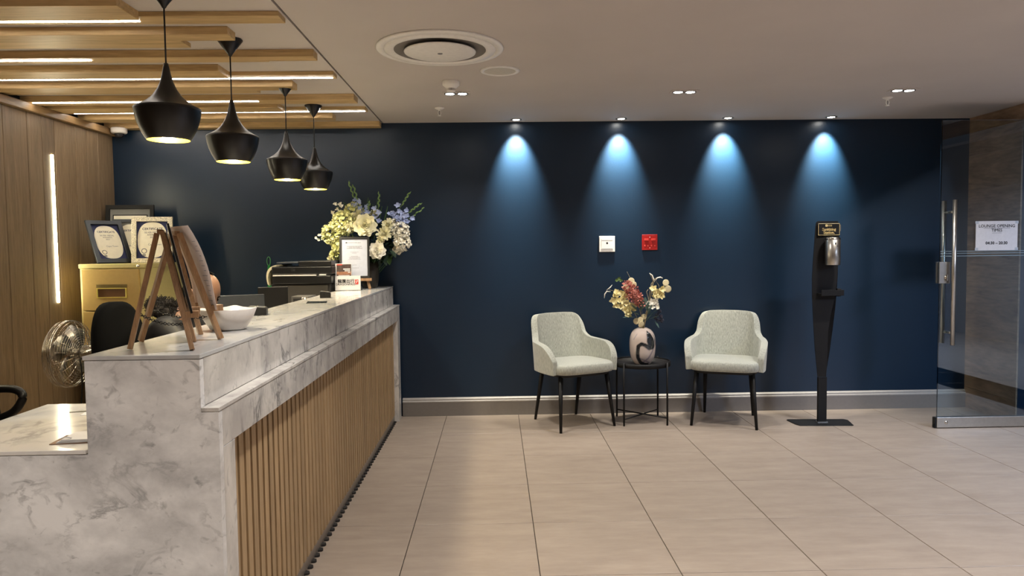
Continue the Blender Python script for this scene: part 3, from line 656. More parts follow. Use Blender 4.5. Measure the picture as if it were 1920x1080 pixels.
# ------------------------------------------------------------------ flowers
def petal(g, base, dirv, up, L, W_, cup=0.3, mi=0, seg=4):
    d = Vector(dirv).normalized(); u = Vector(up); u = (u - d * u.dot(d))
    if u.length < 1e-3: u = Vector((0.3, 0.5, 0.8)); u = u - d * u.dot(d)
    u.normalize(); s_ = d.cross(u); b = Vector(base); v = []; prof = [0.25, 0.8, 1.0, 0.75, 0.15][:seg + 1]
    for i in range(seg + 1):
        t = i / seg; w = W_ * prof[i] / 2; c = b + d * (L * t) + u * (cup * L * t * t)
        v += [c - s_ * w + u * (0.25 * w), c, c + s_ * w + u * (0.25 * w)]
    g.add(v, [(3 * i + k, 3 * i + k + 1, 3 * i + k + 4, 3 * i + k + 3) for i in range(seg) for k in (0, 1)], mi, True)
def rv(): 
    while True:
        v = Vector((random.uniform(-1, 1), random.uniform(-1, 1), random.uniform(-1, 1)))
        if 0.1 < v.length < 1: return v.normalized()
def rose(g, c, face, R):
    c = Vector(c); f = Vector(face).normalized()
    a = f.cross(Vector((0.2, 0.1, 1))).normalized(); b = f.cross(a)
    for layer, (n, rad, tilt) in enumerate(((9, 1.0, 0.2), (9, 0.88, 0.5), (8, 0.72, 0.85), (7, 0.55, 1.2), (6, 0.4, 1.7), (4, 0.25, 2.6))):
        for k in range(n):
            an = 2 * PI * (k + layer * 0.5) / n + random.uniform(-.15, .15); d = a * math.cos(an) + b * math.sin(an)
            dd = (d + f * tilt * 0.8).normalized()
            petal(g, c + d * R * 0.08 * rad + f * (R * 0.05 * layer), dd, f - d * 0.3, R * (rad * 0.55 + 0.42), R * 0.85 * (0.5 + rad * 0.5), cup=random.uniform(0.05, 0.3), seg=4)
def mum(g, c, face, R, n=70):
    c = Vector(c); f = Vector(face).normalized()
    for k in range(n):
        d = (rv() + f * 0.75).normalized(); petal(g, c + d * R * 0.15, d, f, R * random.uniform(0.8, 1.0), R * 0.26, cup=0.25, seg=3)
def hydrangea(g, c, R, n=150, fl_=0.018):
    c = Vector(c)
    for k in range(n):
        d = rv(); p = c + d * R * random.uniform(0.82, 1.02); a = d.cross(rv()).normalized(); b = d.cross(a)
        for q_ in range(4):
            an = PI / 2 * q_; e = a * math.cos(an) + b * math.sin(an); petal(g, p, (e + d * random.uniform(0.2, 1.1)), d, fl_ * random.uniform(0.8, 1.25), fl_ * 0.8, cup=0.3, seg=3)
def leaf(g, base, dirv, L, W_, cup=-0.2): petal(g, base, dirv, (0, 0, 1), L, W_, cup, seg=4)
def arc(a, b, bend=(0, 0, 0), n=6):
    a = Vector(a); b = Vector(b); bd = Vector(bend); return [a.lerp(b, i / n) + bd * (4 * (i / n) * (1 - i / n)) for i in range(n + 1)]

# bouquet 1 on the desk (coordinates in metres, world)
BX, BY = -0.985, 5.70
vs1 = obj('bouquet_vase', G().lathe([(0.0001, 0), (0.048, 0), (0.058, 0.01), (0.068, 0.07), (0.074, 0.14), (0.076, 0.20), (0.071, 0.20), (0.068, 0.15), (0.0001, 0.13)], n=40), 'darkvase')
vs1.location = (BX, BY, 1.0885); tag(vs1, 'dark bronze vase at the far end of the marble counter', 'vase')
bq = thing('white_bouquet', 'large arrangement of white and pale blue flowers at the far end of the counter', 'flowers', (BX, BY, 1.225))
def P1(px, py_, dy=0.0):
    # offset in metres from the vase axis for picture-plane offsets measured at the vase's depth
    k = (BY + dy) / 1366.0
    return Vector(((px - 694) * k, dy, (540 - py_) * k - 0.1365 + 0.0))
stem_top = Vector((0, 0, -0.02))
def flower(name, fn, mat, stem=True, parent=bq, origin=stem_top, smat='leaf'):
    g = G(); c = fn(g); o = obj(name, g, mat, parent)
    if stem: obj('stem', G().tube(arc(origin + Vector((random.uniform(-.02, .02), random.uniform(-.02, .02), -0.06)), c, (0, 0, -0.01)), 0.003, 5), smat, parent)
    return o
F0 = Vector((0.15, -1, 0.1))
def mk(fn, c, *a, **k):
    def f(g): fn(g, c, *a, **k); return c
    return f
for px, py_, dy, R in ((650, 418, -0.03, 0.085), (628, 438, -0.02, 0.075), (666, 398, 0.03, 0.06), (641, 462, -0.02, 0.055), (632, 478, -0.01, 0.035)):
    flower('hydrangea', mk(hydrangea, P1(px, py_, dy), R, n=int(60 + 1200 * R), fl_=0.020), 'petalyellow')
flower('peony', mk(rose, P1(691, 423, -0.09), F0, 0.092), 'petalcream')
flower('rose', mk(rose, P1(712, 470, -0.09), F0, 0.070), 'petalwhite')
flower('rose', mk(rose, P1(706, 404, 0.02), (0, -0.6, 1), 0.05), 'petalcream')
for px, py_, dy, R in ((753, 435, -0.02, 0.060), (757, 456, -0.03, 0.056), (744, 427, 0.02, 0.052), (749, 466, -0.01, 0.035)):
    flower('hydrangea', mk(hydrangea, P1(px, py_, dy), R, n=110, fl_=0.018), 'petalwhite')
for px, py_, dy, R in ((725, 439, -0.06, 0.062), (731, 423, -0.03, 0.052), (663, 425, -0.1, 0.04), (676, 404, -0.02, 0.045), (624, 485, -0.03, 0.032)):
    flower('chrysanthemum', mk(mum, P1(px, py_, dy), (0, -1, 0.1), R), 'petalcream')
flower('chrysanthemum', mk(mum, P1(718, 450, -0.08), F0, 0.035, n=40), 'petalcream')
def orchidspray(g, pts, s=0.016, n=5, jitter=0.008):
    for p in pts:
        f = (Vector((random.uniform(-.4, .4), -1, random.uniform(-.3, .5)))).normalized(); a = f.cross(Vector((0, 0, 1))).normalized(); b = f.cross(a)
        for k in range(n):
            an = 2 * PI * k / n + random.random() * 0.4; d = a * math.cos(an) + b * math.sin(an); petal(g, Vector(p) + rv() * jitter * .3, (d + f * random.uniform(0.1, 0.9)), f, s * random.uniform(0.8, 1.2), s * 0.72, cup=random.uniform(-0.1, 0.5), seg=4)
def spray(name, seq, mat, s, smat='leaf', parent=bq, org=stem_top, n=5):
    g = G(); orchidspray(g, seq, s, n); obj(name, g, mat, parent)
spray('small_white_blooms', [P1(596, 446, -.02), P1(603, 440, -.02), P1(607, 447), P1(601, 450)], 'petalwhite', 0.016)
obj('stem', G().tube([P1(640, 450, 0), P1(618, 447), P1(594, 446, -.02)], 0.0022, 5), 'leaf', bq)
spray('small_white_blooms', [P1(634, 383, -.02), P1(641, 384), P1(636, 393), P1(645, 388), P1(628, 399), P1(640, 397)], 'petalwhite', 0.018)
obj('stem', G().tube([P1(650, 430, 0), P1(642, 400), P1(636, 380, -.02)], 0.0022, 5), 'leaf', bq)
# gladioli: stem with buds on top, pale blue blooms lower
for (tip, base, nb, nf) in (((657, 343), (676, 410), 7, 5), ((667, 349), (680, 410), 6, 5), ((714, 363), (708, 418), 6, 4), ((768, 364), (735, 412), 7, 4), ((789, 384), (742, 418), 7, 6), ((796, 392), (748, 424), 4, 5), ((697, 380), (686, 412), 4, 3)):
    dy = random.uniform(-0.02, 0.06); T_ = P1(*tip, dy); B_ = P1(*base, dy); pts = arc(B_, T_, (0.006, 0, 0))
    gs = G().tube([stem_top, B_] + pts[1:], 0.0028, 6, r2=0.0015)
    st = obj('gladiolus_stem', gs, 'bud', bq)
    gb = G(); gf = G(); fp = []
    for k in range(nb):
        t = 0.5 + 0.5 * k / nb; p = B_.lerp(T_, t) + Vector((0.006, 0, 0)) * (4 * t * (1 - t)); sd = 1 if k % 2 else -1; ax = (T_ - B_).normalized(); side = ax.cross(Vector((0, 1, 0))).normalized() * sd
        gb.tube([p, p + ax * 0.012 + side * 0.005, p + ax * 0.03 + side * 0.005], [0.003, 0.006, 0.0015], 6)
    obj('bud', gb, 'bud', st)
    for k in range(nf):
        t = 0.05 + 0.55 * k / nf; p = B_.lerp(T_, t); ax = (T_ - B_).normalized(); side = ax.cross(Vector((0, 1, 0))).normalized() * (1 if k % 2 else -1)
        fp.append(p + side * 0.016 + Vector((0, -0.012, 0)))
    orchidspray(gf, fp, 0.027, 6); obj('bloom', gf, 'petalblue', st)
spray('blue_blooms', [P1(660 + random.uniform(-2, 34), 396 + random.uniform(-8, 8), 0.0) for _ in range(9)] , 'petalblue', 0.024)
spray('blue_blooms', [P1(random.uniform(728, 768), random.uniform(400, 424), 0.0) for _ in range(12)], 'petalblue', 0.024)
for a, b in (((706, 415), (711, 375)), ((713, 418), (719, 388)), ((722, 418), (730, 388)), ((700, 412), (702, 384)), ((690, 410), (694, 372)), ((662, 400), (648, 380))):
    obj('blade_leaf', G().bar(P1(*a), P1(*b), 0.011, 0.002, up=(0, 1, 0), w2=0.004), 'leaf', bq)
for px, py_, dx, dz, L in ((735, 455, .5, -.2, .09), (735, 470, .6, -.5, .08), (728, 480, .3, -.7, .08), (700, 480, -.1, -.9, .07), (695, 455, .2, -.6, .08), (700, 470, -.2, -.5, .07), (690, 470, -.3, -.7, .08), (708, 490, .1, -.7, .06), (690, 440, -.4, -.1, .07), (742, 415, .8, .2, .07), (684, 480, -.4, -.6, .06), (720, 488, .6, -.5, .06), (715, 440, .2, .5, .07), (705, 452, .5, .1, .06), (697, 440, -.2, .4, .06), (650, 470, -.6, -.4, .08), (645, 440, -.8, 0, .07), (672, 450, -.3, .3, .08), (738, 440, .3, .8, .07)):
    g = G(); leaf(g, P1(px, py_, random.uniform(-.07, 0.0)), (dx, -0.5, dz), L, L * 0.6); obj('leaf', g, random.choice(('leafdark', 'leaf', 'leafdark')), bq)
obj('foliage', (lambda g: [leaf(g, P1(random.uniform(655, 742), random.uniform(425, 488), random.uniform(-.04, .05)), rv(), 0.07, 0.045) for _ in range(130)] and g)(G()), 'leafdark', bq)['kind'] = 'stuff'
obj('stem', G().tube([P1(735, 465), P1(750, 480)], 0.0015, 5), 'leaf', bq)

# bouquet 2 on the side table
b2 = thing('mixed_bouquet', 'dried-look bouquet of yellow orchids and a pink flower spike in the swirl vase', 'flowers', (VX, VY, VZ + 0.282))
def P2(px, py_, dy=0.0):
    k = (VY + dy) / 1366.0
    return Vector(((px - 1205) * k, dy, (614 - py_) * k))
o2 = Vector((0, 0, 0.0))
def st2(pts, r_=0.0022, mat='twig', dy=0.0):
    p = [P2(a, b, dy) for a, b in pts]; obj('stem', G().tube([Vector((0, 0, -0.06))] + p, r_, 6, r2=r_ * 0.6), mat, b2)
st2([(1198, 600), (1180, 566), (1160, 545), (1142, 541)]); st2([(1206, 600), (1218, 566), (1222, 545), (1225, 524), (1219, 511)]); st2([(1204, 598), (1196, 560), (1186, 530), (1176, 523)])
st2([(1208, 600), (1225, 560), (1242, 537), (1250, 530)]); st2([(1206, 600), (1216, 585), (1234, 590)], mat='leaf'); st2([(1208, 598), (1222, 590), (1232, 596)], mat='leaf'); st2([(1205, 600), (1203, 560), (1176, 507)], 0.0012)
st2([(1205, 600), (1199, 575), (1192, 560)], 0.003); st2([(1218, 566), (1213, 545), (1216, 541)]); st2([(1222, 530), (1230, 520), (1238, 519)]); st2([(1228, 521), (1236, 533), (1238, 545)])
spray('orchid_blooms', [P2(a, b, -.03) for a, b in ((1150, 552), (1155, 546), (1149, 560), (1157, 560), (1155, 569), (1162, 572), (1165, 560), (1170, 553), (1166, 547), (1172, 565), (1172, 577), (1178, 582), (1178, 572), (1183, 578), (1176, 587), (1184, 570))], 'petalorchid', 0.038, parent=b2)
spray('orchid_blooms', [P2(a, b, -.02) for a, b in ((1225, 540), (1232, 544), (1236, 549), (1230, 553), (1240, 552), (1225, 547), (1241, 541))], 'petalorchid', 0.038, parent=b2)
spray('white_blooms', [P2(a, b, -.04) for a, b in ((1214, 567), (1222, 563), (1229, 566), (1232, 575), (1220, 573), (1211, 573), (1206, 563), (1228, 560))], 'petalwhite', 0.030, parent=b2)
spray('lime_bloom', [P2(1160, 520), P2(1164, 523), P2(1156, 523)], 'bud', 0.018, parent=b2)
def disc(g, c, R, f=(0.1, -1, 0.1)):
    g.lathe([(0.0001, 0.0015), (R * 0.8, 0.001), (R, 0), (R * 0.8, -0.001), (0.0001, -0.0015)], c, 24, axis=Vector(f).normalized())
for a, b, R in ((1183, 524, .026), (1187, 531, .026), (1248, 528, .027), (1252, 540, .029), (1192, 600, .026), (1201, 606, .026), (1207, 592, .022), (1172, 536, .026), (1200, 597, .022)):
    g = G(); disc(g, P2(a, b, random.uniform(-.04, -.01)), R, (random.uniform(-.4, .4), -1, random.uniform(-.3, .3))); obj('seed_disc', g, 'lunaria', b2)
g = G()
for k in range(620):
    t = random.random(); c = P2(1174, 531, -.04).lerp(P2(1201, 568, -.05), t); w = 0.022 + 0.03 * math.sin(PI * min(1, t * 0.9 + 0.12)) 
    p = c + rv() * w * random.uniform(0.7, 1.0); d = (p - c).normalized() + Vector((0, -0.4, 0)); petal(g, p, d, rv(), 0.014, 0.013, 0.4, seg=3)
obj('pink_spike', g, 'petalpink', b2)
for (x, y, dx, dz, L) in ((1188, 592, -1, -.1, .08), (1196, 588, -.8, .3, .07), (1214, 588, .3, .8, .07), (1216, 596, .7, .2, .06), (1212, 580, .2, 1, .06), (1226, 600, .4, -.9, .05), (1200, 580, -.3, .8, .08), (1206, 575, .1, .9, .07), (1220, 585, .8, .4, .06), (1193, 580, -.6, .5, .06), (1210, 600, .4, .5, .06)):
    g = G(); leaf(g, P2(x, y, -.05), (dx, -0.25, dz), L * 1.25, L * 0.75, 0.1); obj('leaf', g, 'leafblue', b2)
for (a, b) in ((1232, 588), (1239, 592), (1233, 598), (1241, 600), (1228, 594), (1236, 582)):
    g = G(); c = P2(a, b, -.03)
    for k in range(26): g.sphere(c + rv() * 0.013, 0.0042, 6, 4)
    obj('berry_cluster', g, 'berry', b2)
for pts in (((1132, 556), (1133, 548), (1137, 543), (1144, 544)), ((1136, 541), (1143, 536), (1147, 531))):
    g = G(); p = [P2(a, b, -.02) for a, b in pts]; g.tube(p, [0.002] + [0.005] * (len(p) - 2) + [0.002], 6); obj('curled_petal', g, 'petalwhite', b2)
g = G(); p = [P2(a, b, -.01) for a, b in ((1218, 510), (1223, 514), (1226, 522), (1228, 527))]; g.tube(p, [0.003, 0.005, 0.005, 0.003], 6); obj('curled_petal', g, 'petalwhite', b2)
g = G(); p = [P2(a, b, -.01) for a, b in ((1229, 524), (1233, 519), (1239, 518), (1243, 520))]; g.tube(p, [0.003, 0.005, 0.006, 0.003], 6); obj('curled_petal', g, 'petalwhite', b2)

# ------------------------------------------------------------------ wall sockets
def plate(name, cx, cz, s, mat, label):
    r = thing(name, label, 'socket', (cx, YW, cz))
    obj('face_plate', G().box(-s / 2, s / 2, -0.012, 0, -s / 2, s / 2), mat, r, bevel=0.003)
    return r
r = plate('coaxial_socket', 0.918, 1.410, 0.130, 'white', 'square white wall socket with one hole')
obj('insert', G().box(-0.048, 0.048, -0.0145, -0.012, -0.045, 0.045), 'white', r, bevel=0.002)
obj('hole', G().lathe([(0.0001, 0.0151), (0.0085, 0.0151), (0.0085, 0.012)], (0, 0, 0.008), 20, axis=(0, -1, 0)), 'darkhole', r)
obj('groove', G().box(-0.045, 0.045, -0.0150, -0.0145, 0.028, 0.031), 'greyink', r); obj('groove', G().box(-0.045, 0.045, -0.0150, -0.0145, -0.041, -0.038), 'greyink', r)
r = plate('red_power_socket', 1.272, 1.420, 0.128, 'red', 'square red double power socket with two switches')
for s in (-1, 1):
    obj('switch', G().prism([(-0.0175, 0.014), (0.0175, 0.014), (0.0175, 0.030), (-0.0175, 0.030)], -0.018, -0.012), 'redlight', r, bevel=0.001).location.x = s * 0.028
    for dx, dz, R in ((0, -0.003, 0.0075), (-0.013, -0.028, 0.007), (0.013, -0.028, 0.007)):
        hh = obj('pin_hole', G().lathe([(R, 0.012), (R, 0.0135), (R * 0.6, 0.0135), (R * 0.6, 0.0125), (0.0001, 0.0125)], (s * 0.028 + dx, 0, dz), 16, axis=(0, -1, 0)), 'redlight' if dz < -0.01 else 'red', r)
obj('screw', G().sphere((0, -0.012, 0.042), 0.003, 8, 6), 'white', r); obj('screw', G().sphere((0, -0.012, -0.046), 0.003, 8, 6), 'white', r)

# ------------------------------------------------------------------ sanitizing stand
SX, SY = 2.512, 5.545
r = thing('sanitizer_stand', 'tall black hand sanitizing stand with a lettered sign on top', 'stand', (SX, SY, 0))
obj('foot_plate', G().prism([(-0.215, 0.115), (0.215, 0.092), (0.235, 0.06), (0.20, -0.105), (0.185, -0.112), (-0.205, -0.088), (-0.225, -0.04), (-0.235, 0.10)], 0.0, 0.006, 0, 'XY'), 'blackmatt', r, bevel=0.002)
obj('post', G().box(-0.034, 0.034, -0.012, 0.012, 0.006, 0.36), 'blackmatt', r, bevel=0.002)
obj('foot_bracket', G().box(-0.04, 0.04, -0.022, 0.022, 0.006, 0.014), 'steel', r)
def sx_(px, y): return (px - 930) * SY / 1366.0 - SX - 0.013 * (y - 620) / 200 * 0
Lp = [(-0.040, 0.365), (-0.052, 0.48), (-0.066, 0.62), (-0.078, 0.80), (-0.088, 0.98), (-0.090, 1.12), (-0.084, 1.26), (-0.074, 1.42), (-0.068, 1.52), (-0.062, 1.552), (-0.050, 1.563)]
Rp = [(0.030, 0.365), (0.046, 0.42), (0.068, 0.56), (0.088, 0.72), (0.106, 0.88), (0.118, 1.02), (0.124, 1.16), (0.127, 1.34), (0.126, 1.50), (0.122, 1.535), (0.108, 1.561)]
Cp = [(0.022, 0.365), (0.026, 0.42), (0.030, 0.56), (0.034, 0.72), (0.052, 0.84), (0.088, 1.00), (0.100, 1.14), (0.112, 1.34), (0.112, 1.50), (0.110, 1.53), (0.100, 1.561)]
g = G(); v = []
for (l, rr_, c_) in zip(Lp, Rp, Cp):
    w = 0.0; v += [(l[0], -0.012, l[1]), (c_[0], -0.020, c_[1]), (rr_[0], 0.022, rr_[1]), (rr_[0], 0.026, rr_[1]), (c_[0], -0.014, c_[1]), (l[0], -0.006, l[1])]
n = len(Lp); g.add(v, [(6 * i + k, 6 * i + (k + 1) % 6, 6 * (i + 1) + (k + 1) % 6, 6 * (i + 1) + k) for i in range(n - 1) for k in range(6)] + [(0, 1, 2, 3, 4, 5), tuple(6 * (n - 1) + k for k in range(6))])
obj('body_panel', g, 'blackmatt', r)
sg = obj('sign_plate', G().box(-0.056, 0.114, -0.027, -0.021, 1.452, 1.546), 'black', r, bevel=0.003)
g = G(); z0, z1, x0, x1 = 1.455, 1.543, -0.053, 0.111
for a in ((x0, x1, z0, z0 + 0.0018), (x0, x1, z1 - 0.0018, z1), (x0, x0 + 0.0018, z0, z1), (x1 - 0.0018, x1, z0, z1)): g.box(a[0], a[1], -0.0276, -0.0271, a[2], a[3])
obj('gold_border', g, 'goldink', sg)
text('Sanitizing\nStation.', 0.0285, 'goldink', sg, at(0.029, -0.0277, 1.486), bold=0.0008, spacing=0.85)
obj('emblem', G().box(0.002, 0.017, -0.0277, -0.0272, 1.520, 1.536).box(0.006, 0.010, -0.0279, -0.0277, 1.524, 1.532, 1), ['goldink', 'ink'], sg)
text('Bidvest\nPremier', 0.010, 'goldink', sg, at(0.037, -0.0277, 1.528), bold=0.0002, spacing=0.8)
dsp = obj('dispenser', G().lathe([(0.0001, 1.228), (0.052, 1.228), (0.054, 1.232), (0.054, 1.418), (0.050, 1.420)], (0.036, -0.078, 0), 40), 'steel', r, label='brushed steel soap dispenser')
obj('dispenser_lid', G().lathe([(0.053, 1.4205), (0.055, 1.423), (0.054, 1.432), (0.04, 1.438), (0.0001, 1.440)], (0.036, -0.078, 0), 40), 'chrome', dsp)
obj('lid_band', G().lathe([(0.050, 1.4175), (0.0525, 1.4185), (0.0525, 1.4235), (0.050, 1.4245)], (0.036, -0.078, 0), 40), 'black', dsp)
obj('sight_slot', G().box(0.046, 0.050, -0.1325, -0.128, 1.29, 1.36), 'greyink', dsp); obj('level_mark', G().box(0.028, 0.036, -0.1335, -0.130, 1.383, 1.398), 'ink', dsp); obj('keyhole', G().sphere((0.048, -0.131, 1.372), 0.0035, 8, 6), 'ink', dsp)
obj('mounting_block', G().box(0.02, 0.07, -0.032, -0.019, 1.25, 1.40), 'black', r)
obj('drip_tray', G().box(-0.055, 0.118, -0.095, -0.012, 0.995, 1.012).box(-0.055, 0.118, -0.098, -0.094, 0.995, 1.040), 'blackmatt', r, bevel=0.003)
obj('tray_arm', G().box(0.098, 0.128, -0.03, 0.03, 0.985, 1.045), 'blackmatt', r, bevel=0.003)
obj('clip', G().box(0.122, 0.129, -0.01, 0.02, 1.485, 1.535), 'steel', r)

# ------------------------------------------------------------------ glass door
DY = 5.33
d = struct(bpy.data.objects.new('door_1', None)); COL.objects.link(d); d.location = (3.8, DY, 0)
def dr(name, g, mat, **k): return obj(name, g, mat, d, world=True, **k)
pane = dr('glass_pane', G().box(3.285, 4.40, DY - 0.005, DY + 0.005, 0.086, 2.283), 'glass')
dr('edge_strip', G().box(3.279, 3.285, DY - 0.005, DY + 0.005, 0.086, 2.283), 'acrylic')
rail = dr('bottom_rail', G().box(3.275, 4.40, DY - 0.02, DY + 0.02, 0.006, 0.084), 'steel', bevel=0.003)
obj('rail_lock', G().lathe([(0.0001, 0.023), (0.012, 0.023), (0.014, 0.019)], (0, 0, 0), 20, axis=(0, -1, 0)), 'chrome', rail).location = (3.345 - 3.8, -0.001, 0.045)
dr('rail_end_cap', G().box(3.262, 3.2745, DY - 0.016, DY + 0.016, 0.004, 0.082).box(3.255, 3.263, DY - 0.006, DY + 0.006, 0.01, 0.03), 'blackmatt')
for k, yo in enumerate((-0.064, 0.064)):
    dr('pull_handle', G().tube([(3.352, DY + yo, 0.632), (3.352, DY + yo, 1.698)], 0.0155, 20), 'steel')
for z in (0.72, 1.61):
    dr('handle_standoff', G().tube([(3.352, DY - 0.052, z), (3.352, DY - 0.0055, z)], 0.010, 14).tube([(3.352, DY + 0.0055, z), (3.352, DY + 0.052, z)], 0.010, 14), 'steel')
lk = dr('lock', G().box(3.268, 3.350, DY - 0.026, DY - 0.0055, 1.085, 1.245).box(3.268, 3.350, DY + 0.0055, DY + 0.026, 1.085, 1.245), 'steel', bevel=0.003)
obj('lock_cylinder', G().lathe([(0.0001, 0.034), (0.011, 0.034), (0.013, 0.026)], (3.318 - 3.8, 0, 1.13), 20, axis=(0, -1, 0)), 'chrome', lk)
obj('thumb_turn', G().box(3.314 - 3.8, 3.322 - 3.8, -0.046, -0.034, 1.108, 1.150), 'chrome', lk)
frost = simple('frosted_band', (120, 138, 146), 0.6)
for z in (1.287, 1.306, 1.322):
    dr('safety_band', G().box(3.286, 4.395, DY - 0.0062, DY - 0.0055, z - (0.0022 if z > 1.29 else 0.003), z + 0.0022), frost)
sgn = obj('opening_times_notice', G().box(-0.157, 0.157, -0.0012, 0, -0.108, 0.108), 'paper')
sgn.location = (3.704, DY - 0.0062, 1.434); tag(sgn, 'white paper notice with lounge opening times taped to the glass door', 'sign')
text('LOUNGE OPENING\nTIMES', 0.0315, 'ink', sgn, at(0, -0.0018, 0.055), bold=0.0004)
obj('underline', G().box(-0.10, 0.10, -0.0018, -0.0013, 0.0545, 0.0562).box(-0.034, 0.034, -0.0018, -0.0013, 0.0185, 0.0202), 'ink', sgn)
text('04:30 – 20:30', 0.030, 'ink', sgn, at(0, -0.0018, -0.055), bold=0.0010)
tape = simple('clear_tape', (170, 176, 182), 0.3)
for sx in (-1, 1):
    for sz in (-1, 1): obj('tape', G().box(sx * 0.150 - 0.012, sx * 0.150 + 0.012, -0.0022, -0.0013, sz * 0.098 - 0.010, sz * 0.098 + 0.010), tape, sgn)

# ------------------------------------------------------------------ filing cabinet
CY = 5.26
r = thing('filing_cabinet', 'mustard-gold steel four-drawer filing cabinet by the wooden wall', 'cabinet', (-2.735, 5.57, 0))
def cb(name, g, mat, **k): return obj(name, g, mat, r, world=True, **k)
cb('body', G().box(-2.968, -2.506, CY, 5.88, 0, 1.275), 'cabinetside', bevel=0.003)
cb('top', G().box(-2.972, -2.502, CY - 0.012, 5.885, 1.2755, 1.306), 'cabinetside', bevel=0.004)
for k in range(4):
    z1 = 1.266 - k * 0.3; z0 = z1 - 0.292
    w = cb('drawer', G().box(-2.948, -2.545, CY - 0.018, CY - 0.0005, z0, z1), 'cabinet', bevel=0.003)
    hx0, hx1 = -2.842, -2.632; hz = z1 - 0.155
    def sub(nm, g, mat):
        return obj(nm, g, mat, w, world=True)
    sub('handle', G().box(hx0, hx1, CY - 0.028, CY - 0.0185, hz - 0.048, hz - 0.040).box(hx0, hx1, CY - 0.028, CY - 0.0185, hz + 0.018, hz + 0.024).box(hx0, hx0 + 0.008, CY - 0.028, CY - 0.0185, hz - 0.04, hz + 0.018).box(hx1 - 0.008, hx1, CY - 0.028, CY - 0.0185, hz - 0.04, hz + 0.018), 'brass')
    sub('handle_recess', G().box(hx0 + 0.008, hx1 - 0.008, CY - 0.021, CY - 0.0185, hz - 0.04, hz + 0.018), simple('handle_recess_brown', (96, 62, 26), 0.5))
    sub('label_holder', G().box(hx0 - 0.004, hx1 + 0.004, CY - 0.023, CY - 0.0185, hz + 0.026, hz + 0.050), 'acrylic')
cb('lock', G().lathe([(0.0001, 0.012), (0.009, 0.012), (0.010, 0.0)], (-2.548, CY - 0.012, 1.290), 18, axis=(0, -1, 0)), 'chrome')

# framed certificates on the cabinet
def frame(name, w, h, bw, fmat, loc, rotz, lean, label, inner='certpaper', depth=0.018):
    """local: bottom edge on z=0 centred, facing -Y, leaning back"""
    r = thing(name, label, 'picture frame', loc, rotz)
    R = Matrix.Rotation(-lean, 4, 'X')
    def a(nm, g, mat, par=r, **k):
        me = g.mesh(nm); me.transform(R); return obj(nm, me, mat, par, **k)
    a('moulding', G().prism([(-w / 2, 0), (w / 2, 0), (w / 2 - bw, bw), (-w / 2 + bw, bw)], -depth, 0).prism([(-w / 2, h), (w / 2, h), (w / 2 - bw, h - bw), (-w / 2 + bw, h - bw)], -depth, 0)
      .prism([(-w / 2, 0), (-w / 2 + bw, bw), (-w / 2 + bw, h - bw), (-w / 2, h)], -depth, 0).prism([(w / 2, 0), (w / 2 - bw, bw), (w / 2 - bw, h - bw), (w / 2, h)], -depth, 0), fmat, bevel=0.0015)
    a('backboard', G().box(-w / 2 + 0.004, w / 2 - 0.004, 0.0, 0.003, 0.004, h - 0.004), 'blackmatt')
    pg = a('print', G().box(-w / 2 + bw, w / 2 - bw, -0.004, -0.0005, bw, h - bw), inner)
    # strut behind
    top = R @ Vector((0, 0.003, h * 0.6)); g = G().bar(top, (0, top.y + 0.35 * top.z + 0.02, 0.0), 0.03, 0.003, up=(0, 1, 0)); obj('strut', g, 'blackmatt', r)
    return r, R, pg
def put(R, parent, g, mat, nm):
    me = g.mesh(nm); me.transform(R); return obj(nm, me, mat, parent)
def ptext(R, parent, s, size, x, z, mat='certink', bold=0.0): return text(s, size, mat, parent, R @ at(x, -0.0048, z), bold=bold)
def oval(cx, cz, a, b, y, n=36, e=0.8): return G().prism([(cx + a * math.copysign(abs(math.cos(2 * PI * k / n)) ** e, math.cos(2 * PI * k / n)), cz + b * math.copysign(abs(math.sin(2 * PI * k / n)) ** e, math.sin(2 * PI * k / n))) for k in range(n)], y, y + 0.0004)
def cert(R, pg, w, h, t3):
    put(R, pg, oval(0, h / 2, w * 0.36, h * 0.39, -0.0046), 'certpaper', 'certificate_oval')
    ptext(R, pg, 'CERTIFICATE', w * 0.085, 0, h * 0.74, bold=0.0004)
    ptext(R, pg, t3, w * 0.062, 0, h * 0.61, 'greyink', 0.0002)
    ptext(R, pg, 'Cape Town', w * 0.07, w * 0.06, h * 0.40, 'greyink')
    put(R, pg, G().lathe([(0.0001, 0.0001), (w * 0.07, 0.0001)], (-w * 0.2, -0.0049, h * 0.26), 24, axis=(0, -1, 0)).box(-w * 0.24, -w * 0.16, -0.0051, -0.0049, h * 0.155, h * 0.19), 'greyink', 'seal')
    put(R, pg, G().lathe([(0.0001, 0.0001), (w * 0.05, 0.0001)], (-w * 0.2, -0.0052, h * 0.26), 24, axis=(0, -1, 0)), 'certpaper', 'seal_centre')
ZB = 1.3065
r, R, pg = frame('certificate_frame', 0.262, 0.350, 0.032, 'silverdark', (-2.80, 5.42, ZB), math.radians(55), math.radians(27), 'dark silver certificate frame leaning at the left end of the cabinet', 'certink')
cert(R, pg, 0.262, 0.350, 'SILVER MEDAL\nAWARDS\n2021')
r, R, pg = frame('certificate_frame', 0.285, 0.345, 0.034, 'glitter', (-2.445, 5.50, ZB), math.radians(10), math.radians(8), 'silver glitter certificate frame at the right end of the cabinet', 'certink')
r.location.x = -2.565
cert(R, pg, 0.285, 0.345, 'SILVER MEDAL\nAWARDS\n2022')
r, R, pg = frame('certificate_frame', 0.255, 0.335, 0.024, 'silverdark', (-2.775, 5.60, ZB), math.radians(12), math.radians(9), 'grey certificate frame standing behind the dark silver one', 'matgrey')
cert(R, pg, 0.255, 0.335, '')
